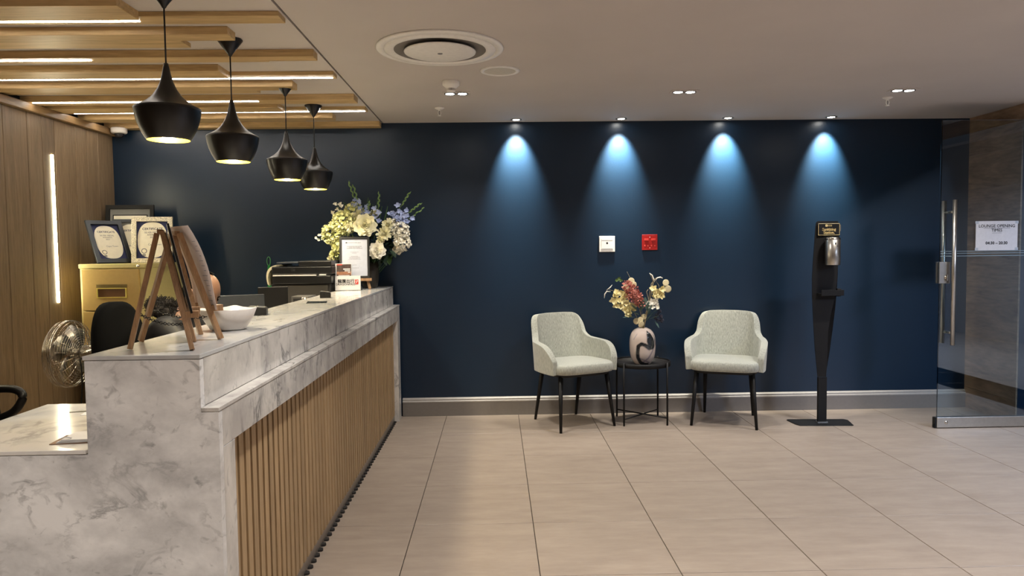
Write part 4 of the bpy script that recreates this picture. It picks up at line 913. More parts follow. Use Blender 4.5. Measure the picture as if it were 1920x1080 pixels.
r, R, pg = frame('picture_frame', 0.36, 0.455, 0.030, 'blackmatt', (-2.875, 5.79, ZB), math.radians(6), math.radians(7), 'large black picture frame at the back against the corner', 'matgrey')
put(R, pg, G().box(-0.13, 0.13, -0.0046, -0.0042, 0.06, 0.38), 'ink', 'inner_border'); put(R, pg, G().box(-0.122, 0.122, -0.0050, -0.0047, 0.068, 0.372), 'certpaper', 'document')

# ------------------------------------------------------------------ easels on the counter
ZT = 1.0885
def easel(name, label, foot_a, foot_b, back_foot, top_c, H_, ledge_z, legw=0.024, legt=0.014, chain=True, tops=0.03, ledge_len=0.035):
    fa, fb, bf = Vector(foot_a + (ZT,)), Vector(foot_b + (ZT,)), Vector(back_foot + (ZT,)); tc = Vector(top_c + (ZT + H_,))
    mid = (fa + fb) / 2
    r = thing(name, label, 'easel', (mid.x, mid.y, ZT))
    along = (fb - fa).normalized(); nrm = Vector((-along.y, along.x, 0)); nrm = nrm if nrm.dot(mid - bf) > 0 else -nrm
    ta, tb = tc - along * tops, tc + along * tops
    for f_, t in ((fa, ta), (fb, tb)):
        ff = f_ + Vector((0, 0, 0.002))
        obj('front_leg', G().bar(ff, t, legw, legt, up=nrm), 'easel', r, world=True, bevel=0.001)
    obj('rear_leg', G().bar(bf + Vector((0, 0, 0.003)), tc - nrm * 0.016 - Vector((0, 0, 0.004)), legw, legt, up=nrm), 'easel', r, world=True, bevel=0.001)
    obj('hinge_block', G().bar(ta * 1.0 - nrm * 0.006, tb * 1.0 - nrm * 0.006, 0.016, 0.014), 'easel', r, world=True)
    out = []
    for f_, t in ((fa, ta), (fb, tb)):
        k = ledge_z / H_; p = f_.lerp(t, k); q = p + nrm * (ledge_len + 0.008)
        obj('ledge_peg', G().bar(p + nrm * 0.006, q, 0.026, 0.020), 'easel', r, world=True, bevel=0.001)
        out.append(p)
    if chain:
        p0 = bf.lerp(tc, 0.30); p1 = out[0].lerp(out[1], 0.15) - Vector((0, 0, 0.03)); g = G(); pts = arc(p0, p1, (0, 0, -0.012), 22)
        for i in range(22):
            a, b = pts[i], pts[i + 1]; c = (a + b) / 2; d_ = (b - a).normalized(); s_ = d_.cross(Vector((0, 0, 1))).normalized() if i % 2 else d_.cross(Vector((0, 0, 1))).cross(d_).normalized()
            L_ = (b - a).length * 0.72; ring = [c + d_ * (L_ * math.cos(2 * PI * k / 8)) + s_ * (0.0042 * math.sin(2 * PI * k / 8)) for k in range(9)]
            g.tube(ring, 0.0011, 4, cap=False)
        obj('chain', g, 'blackmatt', r, world=True)
    return r, fa, fb, ta, tb, nrm, along
EA = easel('tabletop_easel', 'nearest wooden tripod easel on the counter, holding a thin board edge-on', (-0.901, 2.160), (-0.982, 2.372), (-1.098, 2.190), (-1.012, 2.243), 0.352, 0.105)
def sheet(E_, z0, H_, w, h, t, off, mat, curve=0.0, ext=0.0, shift=0.0, yaw=0.0):
    r, fa, fb, ta, tb, nrm, along = E_
    mid = (fa + fb) / 2; tm = (ta + tb) / 2; up = (tm - mid).normalized()
    base = mid.lerp(tm, z0 / H_) + nrm * off + along * shift; along = Matrix.Rotation(yaw, 3, 'Z') @ along; g = G(); n1, n2 = 8, 10; v = []
    fn = up.cross(along).normalized(); fn = fn if fn.dot(nrm) > 0 else -fn
    for s in (0, 1):
        for i in range(n1 + 1):
            for j in range(n2 + 1):
                u_ = (i / n1 - 0.5) * w; z_ = j / n2 * h
                v.append(base + along * u_ + up * z_ + fn * (t * s + curve * math.sin(PI * 0.55 * j / n2) ** 1.0 * 1.0 - curve * 1.25 * (j / n2) ** 3 * ext))
    N_ = (n1 + 1) * (n2 + 1)
    fs = []
    for i in range(n1):
        for j in range(n2):
            a = i * (n2 + 1) + j; fs += [(a, a + n2 + 1, a + n2 + 2, a + 1), (a + N_, a + 1 + N_, a + n2 + 2 + N_, a + n2 + 1 + N_)]
    edge = [i * (n2 + 1) for i in range(n1 + 1)] + [n1 * (n2 + 1) + j for j in range(1, n2 + 1)] + [i * (n2 + 1) + n2 for i in range(n1 - 1, -1, -1)] + [j for j in range(n2 - 1, 0, -1)]
    for a, b in zip(edge, edge[1:] + edge[:1]): fs.append((a, b, b + N_, a + N_))
    g.add(v, fs, 0, False); return g, base, up, along, fn
g, *_ = sheet(EA, 0.108, 0.352, 0.205, 0.272, 0.006, 0.016, 'black', yaw=0.055)
o = obj('menu_board', g, 'black'); tag(o, 'thin black framed board seen edge-on, resting on the nearest easel', 'sign board')
g, b_, u_, a_, f_ = sheet(EA, 0.112, 0.352, 0.19, 0.255, 0.001, 0.0225, 'paper', yaw=0.055); obj('board_print', g, 'paper', o)
EB = easel('tabletop_easel', 'second wooden tripod easel on the counter, holding a curved paper sheet', (-0.918, 2.430), (-1.049, 2.588), (-1.160, 2.385), (-1.046, 2.415), 0.352, 0.105)
g, b_, u_, a_, f_ = sheet(EB, 0.100, 0.352, 0.212, 0.290, 0.0008, 0.014, 'pinkpaper', curve=0.022, ext=1.0, shift=-0.008)
o = obj('paper_sheet', g, 'pinkpaper'); tag(o, 'curved sheet of thin printed paper standing on the second easel', 'paper')
g = G()
for k in range(15):
    z_ = 0.03 + k * 0.017; j = z_ / 0.30; cv = 0.022 * math.sin(PI * 0.55 * j) - 0.022 * 1.25 * j ** 3
    L_ = random.uniform(0.015, 0.05); p = b_ + u_ * z_ + f_ * (cv + 0.0 - 0.0012) - a_ * 0.085
    g.bar(p, p + a_ * L_, 0.0012, 0.0006, up=f_)
obj('printed_lines', g, 'greyink', o)

# white bowl behind the second easel
g = G(); N_ = 48
def bowl_ring(s, z, wav=0.0, inset=0.0):
    out = []
    for k in range(N_):
        a = 2 * PI * k / N_ + 0.0; e = 0.45 if z > 0.03 else 0.8
        x = s * math.copysign(abs(math.cos(a)) ** e, math.cos(a)); y = s * math.copysign(abs(math.sin(a)) ** e, math.sin(a))
        out.append((x, y, z - wav * math.cos(4 * a)))
    return out
prof = [(0.0005, 0.0, 0), (0.052, 0.0, 0), (0.060, 0.004, 0), (0.074, 0.04, 0.001), (0.088, 0.080, 0.003), (0.085, 0.081, 0.003), (0.070, 0.04, 0.001), (0.054, 0.008, 0), (0.0005, 0.006, 0)]
v = []
for s, z, w in prof: v += bowl_ring(s, z, w)
g.add(v, [(i * N_ + k, i * N_ + (k + 1) % N_, (i + 1) * N_ + (k + 1) % N_, (i + 1) * N_ + k) for i in range(len(prof) - 1) for k in range(N_)], 0, True)
o = obj('angular_bowl', g, simple('satin_white_bowl', (196, 190, 184), 0.3)); o.location = (-1.005, 2.735, ZT); o.rotation_euler = (0, 0, math.radians(50)); tag(o, 'white angular bowl with pointed corners behind the easels', 'bowl')

# card terminals / black boxes
for (x, y, w, dd, hh, rz, lb) in ((-1.098, 3.365, 0.082, 0.075, 0.042, 0.2, 'black box nearest to the easels at the staff edge of the counter'), (-1.068, 4.56, 0.066, 0.08, 0.042, 0.25, 'smaller black box on the counter close to the card holder')):
    r = thing('counter_box', lb, 'box', (x, y, ZT), rz, 'black boxes on the counter')
    obj('body', G().prism([(-w / 2, 0), (w / 2, 0), (w / 2, hh * 0.72), (w / 2 - 0.008, hh * 0.85), (-w / 2 + 0.006, hh), (-w / 2, hh * 0.95)], -dd / 2, dd / 2), 'black', r, bevel=0.003)
    obj('front_window', G().box(-w * 0.18, -w * 0.06, -dd / 2 - 0.001, -dd / 2 + 0.002, hh * 0.25, hh * 0.75), 'ink', r)
    obj('top_button', G().sphere((0, 0, hh * 0.9), 0.004, 8, 6), 'chrome', r)
# flat papers on the counter
for x, y, rz, w, h, lb in ((-1.02, 4.15, 0.2, 0.11, 0.16, 'flat clear plastic sleeve lying on the counter between the black boxes'),):
    o = obj('plastic_sleeve', G().box(-w / 2, w / 2, -h / 2, h / 2, 0, 0.0015), 'acrylic'); o.location = (x, y, ZT); o.rotation_euler.z = rz; tag(o, lb, 'sleeve')

# small far easel with a framed notice
NX, NY = -1.045, 5.545
r = thing('small_easel', 'small wooden easel under the framed notice, by the white bouquet', 'easel', (NX, NY, ZT), math.radians(8))
obj('front_leg', G().bar((-0.085, -0.045, 0.002), (-0.02, 0.03, 0.27), 0.02, 0.014, up=(0, -1, 0)), 'easel', r); obj('front_leg', G().bar((0.085, -0.045, 0.002), (0.02, 0.03, 0.27), 0.02, 0.014, up=(0, -1, 0)), 'easel', r)
obj('rear_leg', G().bar((0.0, 0.11, 0.002), (0.0, 0.045, 0.27), 0.02, 0.014, up=(0, -1, 0)), 'easel', r)
obj('ledge', G().box(-0.10, 0.10, -0.070, -0.036, 0.063, 0.083), 'easel', r, bevel=0.001)
r, R, pg = frame('notice_frame', 0.222, 0.318, 0.016, 'black', (NX - 0.018, NY - 0.052, ZT + 0.0835), math.radians(8), math.radians(13), 'black framed white notice standing on the small easel', 'notice', depth=0.012)
bpy.data.objects.remove([c for c in r.children if c.name.startswith('strut')][0])
g = G()
for z, w_ in ((0.272, 0.10), (0.243, 0.11), (0.236, 0.08), (0.229, 0.115), (0.200, 0.062), (0.192, 0.034), (0.168, 0.05), (0.160, 0.082), (0.152, 0.078), (0.144, 0.088), (0.100, 0.03), (0.078, 0.06)): 
    x = -w_ / 2
    while x < w_ / 2:
        l = random.uniform(0.004, 0.012); g.box(x, min(x + l, w_ / 2), -0.0046, -0.0041, z, z + (0.0045 if z in (0.272, 0.243, 0.229) else 0.0026)); x += l + 0.0025
put(R, pg, g, 'greyink', 'fine_print')
put(R, pg, G().box(-0.065, -0.053, -0.0048, -0.0042, 0.270, 0.278), 'ink', 'emblem')

# card holder with leaflet
r = thing('card_holder', 'white lettered card holder in front of the framed notice', 'card holder', (-1.092, 5.375, ZT), math.radians(10))
obj('base', G().box(-0.098, 0.102, -0.03, 0.06, 0, 0.003), 'acrylic', r)
fp = obj('front_panel', G().prism([(-0.028, 0.003), (-0.024, 0.003), (-0.010, 0.108), (-0.014, 0.108)], -0.09, 0.092, 0, 'YZ'), 'paper', r)
tilt = Matrix.Translation((0, -0.0295, 0.0)) @ Matrix.Rotation(math.radians(-7.6), 4, 'X')
text('龍騰出行', 0.030, 'ink', fp, tilt @ at(-0.012, 0, 0.068), bold=0.0006)
text('DRAGONPASS', 0.0215, 'ink', fp, tilt @ at(-0.016, 0, 0.046), bold=0.0002)
me = G().box(0.052, 0.076, -0.0004, 0, 0.045, 0.080).mesh('red_emblem'); me.transform(tilt); em = obj('red_emblem', me, 'redink', fp)
text('心', 0.020, 'paper', em, tilt @ at(0.064, -0.0008, 0.063)) if False else None
me = G().bar((0.056, -0.0008, 0.050), (0.072, -0.0008, 0.074), 0.003, 0.0004, up=(0, 1, 0)).bar((0.056, -0.0008, 0.070), (0.066, -0.0008, 0.056), 0.003, 0.0004, up=(0, 1, 0)).bar((0.062, -0.0008, 0.076), (0.074, -0.0008, 0.066), 0.003, 0.0004, up=(0, 1, 0)).mesh('emblem_stroke'); me.transform(tilt); obj('emblem_stroke', me, 'paper', em)
obj('rear_panel', G().prism([(0.002, 0.003), (0.005, 0.003), (0.030, 0.19), (0.027, 0.19)], -0.09, 0.035, 0, 'YZ'), 'acrylic', r)
lf = obj('leaflet', G().prism([(0.0, 0.0), (0.0015, 0.0), (0.0255, 0.195), (0.024, 0.195)], -0.062, 0.055, 0, 'YZ'), 'paper'); lf.location = (-1.118, 5.371, ZT + 0.0032); lf.rotation_euler.z = math.radians(10)
tag(lf, 'leaflet with a dusk skyline photo standing in the card holder', 'leaflet')
t2 = Matrix.Rotation(math.radians(-7.0), 4, 'X')
for nm, g, mt in (('photo_print', G().box(-0.052, 0.052, -0.0012, -0.0006, 0.02, 0.190), 'photo'), ('sunset_band', G().box(-0.052, 0.052, -0.0015, -0.0012, 0.112, 0.135), simple('sunset_orange', (150, 104, 78), 0.6, noise=0.3, scale=60)), ('red_tab', G().box(-0.05, -0.012, -0.0016, -0.0012, 0.183, 0.192), 'redink'),
                  ('white_caption', G().box(-0.005, 0.045, -0.0018, -0.0013, 0.150, 0.158).box(0.005, 0.045, -0.0018, -0.0013, 0.138, 0.145).box(0.028, 0.045, -0.0018, -0.0013, 0.127, 0.133).box(-0.04, 0.04, -0.0018, -0.0013, 0.106, 0.110), 'paper')):
    me = g.mesh(nm); me.transform(t2); me.transform(Matrix.Translation((0, 0, 0))); obj(nm, me, mt, lf)

# ------------------------------------------------------------------ staff side: printer, screens, person, chairs, fan
r = thing('pedestal', 'dark grey pedestal cabinet under the printer', 'cabinet', (-1.42, 5.48, 0.75))
obj('body', G().box(-0.20, 0.22, -0.20, 0.22, 0.0, 0.395), simple('pedestal_grey', (40, 38, 36), 0.5), r, bevel=0.003)
obj('door', G().box(-0.185, 0.205, -0.212, -0.201, 0.01, 0.385), simple('pedestal_door_grey', (62, 59, 55), 0.5), r)
r = thing('printer', 'black multifunction printer with a cream paper tray behind the counter', 'printer', (-1.42, 5.46, 1.1455))
obj('base_unit', G().box(-0.185, 0.235, -0.21, 0.19, 0.0, 0.058), 'black', r, bevel=0.006)
obj('silver_band', G().box(-0.18, 0.13, -0.216, 0.18, 0.058, 0.066), 'white', r); obj('silver_band', G().box(0.15, 0.20, -0.216, 0.18, 0.060, 0.068), 'white', r)
obj('scanner_unit', G().box(-0.19, 0.24, -0.205, 0.185, 0.068, 0.125), 'black', r, bevel=0.008)
obj('document_feeder', G().box(0.0, 0.235, -0.20, 0.185, 0.126, 0.165), 'black', r, bevel=0.008)
obj('lid', G().box(-0.155, 0.0, -0.20, 0.185, 0.148, 0.158), 'screen', r, bevel=0.003)
obj('control_window', G().box(-0.05, -0.02, -0.2075, -0.204, 0.09, 0.105), 'ink', r)
g = G(); pts = arc((-0.13, -0.16, 0.142), (-0.235, -0.16, 0.0), (-0.045, 0, 0.035), 8)
v = []; n = len(pts)
for p in pts:
    v += [p, p + Vector((0, 0.25, 0)), p + Vector((0.012, 0.25, -0.012)), p + Vector((0.012, 0, -0.012))]
g.add(v, [(4 * i + k, 4 * i + (k + 1) % 4, 4 * (i + 1) + (k + 1) % 4, 4 * (i + 1) + k) for i in range(n - 1) for k in range(4)] + [(0, 1, 2, 3), tuple(4 * (n - 1) + k for k in range(4))], 0, False)
obj('paper_tray', g, 'offwhite', r)
r = thing('green_tag', 'green plastic strap with a loop hanging on the navy wall behind the printer', 'strap', (-1.865, 6.0135, 0.71))
obj('strap', G().prism([(-0.012, 0.0), (0.018, 0.0), (0.018, 0.52), (0.012, 0.56), (-0.004, 0.56), (-0.010, 0.52)], -0.006, 0.006), 'green', r, bevel=0.002)
obj('loop', G().tube([(0.002 + 0.014 * math.cos(a), 0, 0.592 + 0.036 * math.sin(a)) for a in [2 * PI * k / 20 for k in range(21)]], 0.0035, 6, cap=False), simple('green_loop', (80, 150, 96), 0.4), r)
r = thing('black_monitor', 'small black monitor back rising behind the counter below the printer', 'monitor', (-1.345, 4.45, 0.75), math.radians(20))
obj('screen_housing', G().prism([(-0.01, 0.12), (0.018, 0.12), (0.025, 0.27), (0.014, 0.415), (0.0, 0.415)], -0.10, 0.075, 0, 'YZ'), 'black', r, bevel=0.004)
obj('foot', G().box(-0.07, 0.05, -0.06, 0.07, 0.0, 0.012), 'black', r); obj('neck', G().box(-0.03, 0.01, 0.0, 0.02, 0.012, 0.13), 'black', r)
r = thing('card_printer', 'small chrome-fronted device between the black monitor and the card holder', 'device', (-1.315, 5.02, 0.75))
obj('body', G().box(-0.075, 0.055, -0.07, 0.09, 0.0, 0.325), simple('device_grey', (84, 82, 80), 0.4), r, bevel=0.004)
obj('chrome_front', G().tube([(0.02, -0.072, 0.20), (0.02, -0.072, 0.322)], 0.028, 20), 'chrome', r); obj('card_slot', G().box(-0.06, -0.01, -0.074, -0.070, 0.21, 0.31), 'ink', r)
r = thing('laptop', 'open grey laptop facing the seated person', 'laptop', (-1.53, 4.06, 0.75), math.radians(0))
obj('keyboard_deck', G().box(-0.01, 0.20, -0.17, 0.17, 0, 0.016), 'screen', r, bevel=0.003)
obj('riser', G().box(0.02, 0.14, -0.10, 0.10, 0.016, 0.10), 'black', r)
me = G().box(-0.16, 0.155, -0.004, 0.004, 0.0, 0.25).mesh('screen_lid'); me.transform(Matrix.Translation((0.055, 0.10, 0.135)) @ Matrix.Rotation(math.radians(28), 4, 'Z') @ Matrix.Rotation(math.radians(-6), 4, 'X')); obj('screen_lid', me, 'screen', r, bevel=0.003)
obj('lid_arm', G().bar((0.06, 0.02, 0.1), (0.06, 0.11, 0.14), 0.03, 0.012), 'black', r)

# seated person: one continuous skinned body, jacket, hood and hair as clothing
def skinned(name, verts, edges, mat, parent, sub=2):
    me = bpy.data.meshes.new(name); me.from_pydata([v[:3] for v in verts], edges, []); me.materials.append(M[mat])
    o = bpy.data.objects.new(name, me); COL.objects.link(o); o.parent = parent
    me.transform(Matrix.Translation(-Vector(rootloc(parent))))
    sk = o.modifiers.new('skin', 'SKIN'); sk.use_smooth_shade = True
    for i, v in enumerate(verts): me.skin_vertices[0].data[i].radius = (v[3], v[4] if len(v) > 4 else v[3])
    me.skin_vertices[0].data[0].use_root = True
    sb = o.modifiers.new('sub', 'SUBSURF'); sb.levels = sub; sb.render_levels = sub
    return o
QX, QY = -1.70, 3.72
pr = thing('person', 'person in a black quilted jacket bending forward over the desk behind the easels', 'person', (QX, QY, 0))
V = [(QX, QY, 0.55, .12), (QX + .04, QY, 0.72, .115), (QX + .06, QY, 0.90, .12), (QX + .09, QY, 1.01, .10), (QX + .13, QY, 1.08, .05), (QX + .165, QY, 1.12, .046),
     (QX + .09, QY + .16, .99, .05), (QX + .26, QY + .20, .86, .043), (QX + .42, QY + .12, .79, .032), (QX + .09, QY - .16, .99, .05), (QX + .26, QY - .20, .86, .043), (QX + .42, QY - .12, .79, .032),
     (QX + .05, QY + .10, .53, .085), (QX + .40, QY + .12, .53, .065), (QX + .42, QY + .12, .10, .042), (QX + .05, QY - .10, .53, .085), (QX + .40, QY - .12, .53, .065), (QX + .42, QY - .12, .10, .042), (QX + .52, QY + .12, .05, .035), (QX + .52, QY - .12, .05, .035)]
Eg = [(0, 1), (1, 2), (2, 3), (3, 4), (4, 5), (3, 6), (6, 7), (7, 8), (3, 9), (9, 10), (10, 11), (0, 12), (12, 13), (13, 14), (0, 15), (15, 16), (16, 17), (14, 18), (17, 19)]
skinned('body', V, Eg, 'skin', pr)
J = [(QX - .02, QY, 0.56, .15), (QX + .02, QY, 0.70, .165), (QX + .04, QY, 0.86, .155), (QX + .07, QY, 0.97, .13), (QX + .11, QY, 1.055, .078), (QX + .09, QY + .17, 1.00, .075), (QX + .26, QY + .22, .86, .065), (QX + .38, QY + .15, .80, .05), (QX + .09, QY - .17, 1.00, .075), (QX + .26, QY - .22, .86, .065), (QX + .38, QY - .15, .80, .05)]
skinned('jacket', J, [(0, 1), (1, 2), (2, 3), (3, 4), (3, 5), (5, 6), (6, 7), (3, 8), (8, 9), (9, 10)], 'jacket', pr)
hd = G(); hc = Vector((QX + .205, QY, 1.165))
# head: bowed, looking down towards +X
rings = []; nu, nv = 24, 18
for i in range(nv + 1):
    th = PI * i / nv
    for j in range(nu):
        a = 2 * PI * j / nu; x = math.sin(th) * math.cos(a); y = math.sin(th) * math.sin(a); z = math.cos(th)
        px, py2, pz = 0.092 * x, 0.073 * y, 0.115 * z
        if z < -0.1: px += 0.010; py2 *= 1 + 0.35 * z; px *= 1 + 0.12 * z
        if x > 0.75 and -0.45 < z < 0.0: px += 0.022 * (1 - abs(y) * 3.2) * (1 if abs(y) < 0.3 else 0)     # nose
        if x > 0.6 and 0.02 < z < 0.22 and 0.15 < abs(y) < 0.5: px -= 0.010                                # eye sockets
        if x > 0.7 and -0.66 < z < -0.5 and abs(y) < .35: px += 0.007
        rings.append((px, py2, pz))
me = G().add(rings, [(i * nu + j, (i + 1) * nu + j, (i + 1) * nu + (j + 1) % nu, i * nu + (j + 1) % nu) for i in range(nv) for j in range(nu)], 0, True).mesh('head')
RH = Matrix.Translation(hc - Vector((QX, QY, 0))) @ Matrix.Rotation(math.radians(28), 4, 'Y') @ Matrix.Rotation(math.radians(-20), 4, 'Z')
me.transform(RH); obj('head', me, 'skin', pr)
for s in (-1, 1):
    for nm, g, mt in (('ear', G().sphere((-0.005, s * 0.078, -0.01), 0.028, 12, 8, sc=(0.6, 0.25, 1.1)), 'skin'), ('eye', G().sphere((0.070, s * 0.028, 0.010), 0.0115, 10, 8), 'hair'), ('eyebrow', G().tube([(0.086, s * 0.012, 0.028), (0.083, s * 0.028, 0.034), (0.070, s * 0.046, 0.028)], 0.003, 6), 'hair')):
        me = g.mesh(nm); me.transform(RH); obj(nm, me, mt, pr)
me = G().tube([(0.094, -0.022, -0.068), (0.100, 0, -0.066), (0.094, 0.022, -0.068)], 0.005, 6).mesh('mouth'); me.transform(RH); obj('mouth', me, simple('lips', (120, 66, 58), 0.5), pr)
g = G()
for i in range(9):
    th = PI * 0.55 * i / 8
    for j in range(nu):
        a = 2 * PI * j / nu; lim = 0.10 if math.cos(a) > 0.0 else 1.0; t_h = th * lim
        g.v.append((0.099 * math.sin(t_h) * math.cos(a) - 0.006, 0.080 * math.sin(t_h) * math.sin(a), 0.124 * math.cos(t_h)))
for i in range(8):
    for j in range(nu): g.f.append((i * nu + j, (i + 1) * nu + j, (i + 1) * nu + (j + 1) % nu, i * nu + (j + 1) % nu)); g.mi.append(0); g.sm.append(True)
me = g.mesh('hair'); me.transform(RH); obj('hair', me, 'hair', pr)
g = G()
for k in range(2600):
    a = random.uniform(-PI, PI); c = Vector((0.035 - 0.062 * math.cos(a), 0.105 * math.sin(a), 1.095 + 0.03 * math.cos(a))); p = c + rv() * 0.030
    g.tube([p, p + rv() * 0.012, p + rv() * 0.018], 0.0014, 3, cap=False)
g.tube([Vector((0.035 - 0.062 * math.cos(2 * PI * k / 24), 0.105 * math.sin(2 * PI * k / 24), 1.09 + 0.03 * math.cos(2 * PI * k / 24))) for k in range(25)], 0.032, 10, cap=False)
h_ = obj('fur_trim', g, 'fur', pr)
def hand(side):
    b = Vector((QX + .44, QY + side * .13, .785))
    verts = [(b.x - .05, b.y, b.z + .003, .026, .018), (b.x, b.y, b.z, .030, .016), (b.x + .04, b.y, b.z - .004, .034, .014)]
    edges = [(0, 1), (1, 2)]
    for k in range(4):
        yy_ = b.y + (k - 1.5) * .019; L_ = (.062, .072, .068, .054)[k]; i0 = len(verts)
        verts += [(b.x + .05 + L_ * .4, yy_, b.z + .002, .009), (b.x + .05 + L_, yy_, b.z - .016, .0075)]; edges += [(2, i0), (i0, i0 + 1)]
    i0 = len(verts); verts += [(b.x + .012, b.y - side * .042, b.z - .002, .010), (b.x + .045, b.y - side * .058, b.z - .01, .008)]; edges += [(1, i0), (i0, i0 + 1)]
    skinned('hand', verts, edges, 'skin', pr, 1)
hand(1); hand(-1)

def office_chair(x, y, rz, label, back_h=1.135):
    r = thing('office_chair', label, 'chair', (x, y, 0), rz)
    # faces +X locally
    N_ = 40; g = G(); v = []
    for x_, s in ((-0.035, 0.9), (-0.02, 1.0), (0.02, 1.0), (0.04, 0.9)):
        for k in range(N_):
            a = 2 * PI * k / N_; ca, sa = math.cos(a), math.sin(a); yy_ = 0.225 * s * math.copysign(abs(ca) ** 0.75, ca); z_ = (back_h - 0.29) + 0.29 * s * math.copysign(abs(sa) ** 0.75, sa)
            v.append((x_ - 0.24 + 0.25 * (yy_ ** 2) - 0.08 * (z_ - 0.8), yy_, z_))
    g.add(v, [(i * N_ + k, i * N_ + (k + 1) % N_, (i + 1) * N_ + (k + 1) % N_, (i + 1) * N_ + k) for i in range(3) for k in range(N_)] + [tuple(range(N_)), tuple(range(3 * N_, 4 * N_))], 0, True)
    obj('backrest', g, 'chairblack', r)
    g = G(); v = []
    for z_, s in ((0.43, 0.9), (0.445, 1.0), (0.48, 1.0), (0.495, 0.9)):
        for k in range(N_):
            a = 2 * PI * k / N_; ca, sa = math.cos(a), math.sin(a); v.append((0.24 * s * math.copysign(abs(ca) ** 0.6, ca), 0.24 * s * math.copysign(abs(sa) ** 0.6, sa), z_))
    g.add(v, [(i * N_ + k, i * N_ + (k + 1) % N_, (i + 1) * N_ + (k + 1) % N_, (i + 1) * N_ + k) for i in range(3) for k in range(N_)] + [tuple(range(N_)), tuple(range(3 * N_, 4 * N_))], 0, True)
    obj('seat', g, 'chairblack', r)
    obj('column', G().tube([(0, 0, 0.09), (0, 0, 0.43)], 0.028, 16), 'blackmatt', r)
    obj('back_bar', G().tube([(0, 0, 0.42), (-0.22, 0, 0.42), (-0.27, 0, 0.52), (-0.285, 0, 0.75)], 0.016, 10), 'blackmatt', r)
    for s in (-1, 1):
        ap = [Vector(p) for p in [(0.0, s * 0.24, 0.46), (0.03, s * 0.285, 0.50), (0.02, s * 0.29, 0.64), (-0.02, s * 0.29, 0.70), (0.10, s * 0.29, 0.715), (0.17, s * 0.285, 0.70), (0.18, s * 0.28, 0.66), (0.13, s * 0.275, 0.60), (0.03, s * 0.27, 0.56)]]; sp_ = []
        for k in range(len(ap) - 1):
            p0, p1, p2, p3 = ap[max(k - 1, 0)], ap[k], ap[k + 1], ap[min(k + 2, len(ap) - 1)]
            for q_ in range(5): t = q_ / 5; sp_.append(0.5 * (2 * p1 + (p2 - p0) * t + (2 * p0 - 5 * p1 + 4 * p2 - p3) * t * t + (3 * p1 - p0 - 3 * p2 + p3) * t ** 3))
        obj('armrest', G().tube(sp_ + [ap[-1]], 0.02, 12), 'black', r)
    for k in range(5):
        a = 2 * PI * k / 5 + 0.3; lg = obj('base_leg', G().tube([(0, 0, 0.10), (0.27 * math.cos(a), 0.27 * math.sin(a), 0.075)], 0.022, 8, r2=0.014), 'blackmatt', r)
        obj('caster', G().lathe([(0.0001, -0.02), (0.026, -0.018), (0.028, 0), (0.026, 0.018), (0.0001, 0.02)], (0.27 * math.cos(a), 0.27 * math.sin(a), 0.030), 16, axis=(-math.sin(a), math.cos(a), 0)), 'black', lg)
    return r
office_chair(-1.675, 3.72, 0.0, 'black office chair that the bending person sits on')
office_chair(-2.565, 3.36, math.radians(-8), 'black office chair at the far left, only its armrest showing', 1.0)

# fan
FX, FY, FZ = -2.62, 4.50, 0.768
r = thing('pedestal_fan', 'chrome pedestal fan with a wire guard by the wooden wall', 'fan', (FX + 0.16, FY, 0))
ax = Vector((-1, 0.05, 0)).normalized(); c0 = Vector((FX, FY, FZ)); up = Vector((0, 0, 1)); sd = ax.cross(up).normalized()
def ringpts(rad, off, n=40): return [c0 + ax * off + (up * math.cos(2 * PI * k / n) + sd * math.sin(2 * PI * k / n)) * rad for k in range(n + 1)]
g = G()
for side in (1, -1):
    for k in range(13):
        rad = 0.035 + 0.165 * k / 12; dep = 0.085 * math.sqrt(max(0, 1 - (rad / 0.21) ** 2)) + 0.012; g.tube(ringpts(rad, side * dep if side > 0 else -dep * 0.8, 36), 0.0013, 4, cap=False)
    for k in range(18):
        a = 2 * PI * k / 18; d_ = up * math.cos(a) + sd * math.sin(a); pts = []
        for j in range(6):
            rad = 0.03 + 0.17 * j / 5; dep = 0.085 * math.sqrt(max(0, 1 - (rad / 0.21) ** 2)) + 0.012; pts.append(c0 + ax * (dep if side > 0 else -dep * 0.8) + d_ * rad)
        g.tube(pts, 0.0015, 4, cap=False)
g.tube(ringpts(0.203, 0.006, 48), 0.004, 6, cap=False); g.tube(ringpts(0.203, -0.006, 48), 0.004, 6, cap=False)
gd = obj('wire_guard', g, 'chrome', r, world=True); gd['kind'] = 'stuff'
for k in range(4):
    a = PI / 2 * k + 0.5; g = G(); d_ = up * math.cos(a) + sd * math.sin(a); e_ = up * math.cos(a + 0.75) + sd * math.sin(a + 0.75); v = []
    for j in range(7):
        t = j / 6; rad = 0.03 + 0.145 * t; w_ = 0.028 + 0.05 * math.sin(PI * min(1, t * 0.8 + 0.1))
        for q_ in (-1, 1): v.append(c0 + d_ * rad + d_.cross(ax) * (q_ * w_) + ax * (0.018 * q_))
    g.add(v, [(2 * j, 2 * j + 1, 2 * j + 3, 2 * j + 2) for j in range(6)], 0, True); bl = obj('blade', g, 'steel', r, world=True); m_ = bl.modifiers.new('s', 'SOLIDIFY'); m_.thickness = 0.0015
obj('hub', G().lathe([(0.0001, 0.03), (0.028, 0.028), (0.032, 0.01), (0.032, -0.07)], c0, 28, axis=ax), 'chrome', r, world=True)
obj('motor', G().lathe([(0.0001, 0.0), (0.048, 0.0), (0.054, 0.012), (0.052, 0.09), (0.042, 0.125), (0.022, 0.14), (0.0001, 0.142)], c0 - ax * 0.085, 32, axis=-ax), 'chrome', r, world=True)
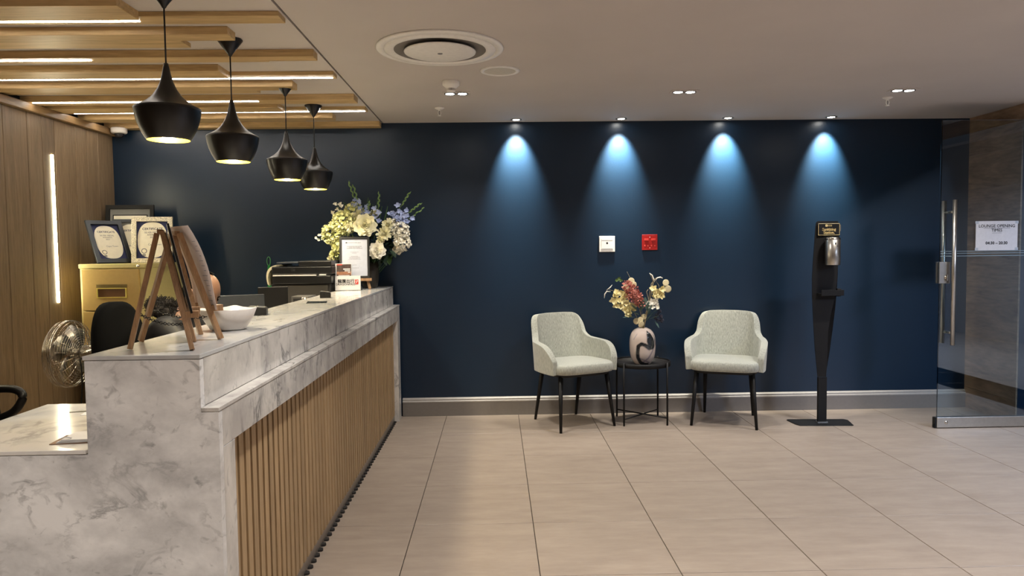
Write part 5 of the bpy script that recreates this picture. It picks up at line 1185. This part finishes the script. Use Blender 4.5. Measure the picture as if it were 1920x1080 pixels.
obj('oscillation_knob', G().lathe([(0.007, 0), (0.007, 0.02), (0.011, 0.022), (0.011, 0.03), (0.0001, 0.032)], c0 - ax * 0.17 + up * 0.046, 14).lathe([(0.007, 0), (0.007, 0.02), (0.011, 0.022), (0.011, 0.03), (0.0001, 0.032)], c0 - ax * 0.205 + up * 0.038, 14), 'chrome', r, world=True)
pc = c0 - ax * 0.16
obj('tilt_bracket', G().box(pc.x - 0.02, pc.x + 0.02, pc.y - 0.03, pc.y + 0.03, FZ - 0.12, FZ - 0.05), 'blackmatt', r, world=True, bevel=0.004)
obj('pole', G().tube([(pc.x, pc.y, 0.03), (pc.x, pc.y, FZ - 0.115)], 0.014, 16), 'chrome', r, world=True)
obj('collar', G().tube([(pc.x, pc.y, 0.46), (pc.x, pc.y, 0.54)], 0.022, 16).tube([(pc.x - 0.02, pc.y, 0.5), (pc.x - 0.05, pc.y, 0.5)], 0.015, 12), 'blackmatt', r, world=True)
obj('base', G().lathe([(0.0001, 0.0), (0.19, 0.0), (0.195, 0.01), (0.18, 0.018), (0.03, 0.03), (0.02, 0.05)], (pc.x, pc.y, 0), 44), 'chrome', r, world=True)
obj('power_cord', G().tube(arc(c0 - ax * 0.09 - up * 0.01 + Vector((0, -0.05, 0)), c0 - ax * 0.05 + Vector((-0.01, -0.05, -0.50)), (0.025, 0, 0.0), 10), 0.004, 6), 'black', r, world=True)

# papers and letter opener on the low marble surface
o = obj('loose_paper', G().box(-0.12, 0.12, -0.06, 0.06, 0, 0.0008), 'paper'); o.location = (-1.335, 2.60, 0.8205); o.rotation_euler.z = 0.15; tag(o, 'white loose paper sheet on the low marble surface, farther back', 'paper')
g = G().tube([(-0.17, 0.0, 0.004), (-0.08, 0.002, 0.006), (0.02, 0.0, 0.010)], [0.002, 0.0035, 0.004], 8)
g.add([(0.02, -0.012, 0.008), (0.02, 0.012, 0.008), (0.12, 0.010, 0.034), (0.12, -0.004, 0.034), (0.02, -0.012, 0.011), (0.02, 0.012, 0.011), (0.12, 0.010, 0.036), (0.12, -0.004, 0.036)], [(0, 1, 2, 3), (4, 7, 6, 5), (0, 4, 5, 1), (1, 5, 6, 2), (2, 6, 7, 3), (3, 7, 4, 0)])
o = obj('letter_opener', g, 'steel'); o.location = (-1.325, 2.565, 0.822); o.rotation_euler.z = 0.1; tag(o, 'silver letter opener lying on the loose paper', 'letter opener')
r = thing('paper_stack', 'thin stack of papers on a brown folder at the near edge of the low surface', 'papers', (-1.245, 2.19, 0.8205), 0.12)
obj('folder', G().box(-0.075, 0.07, -0.05, 0.06, 0, 0.002), simple('brown_folder', (120, 92, 70), 0.7), r)
for k in range(5):
    p = obj('sheet', G().box(-0.060 + 0.004 * k, 0.07, -0.045, 0.055, 0.0022 + k * 0.002, 0.0036 + k * 0.002), 'paper', r); p.rotation_euler.z = random.uniform(-0.06, 0.06)
obj('corner_curl', G().tube(arc((-0.05, -0.03, 0.013), (-0.02, -0.035, 0.0135), (0, 0, 0.003), 5), 0.002, 6), 'paper', r)
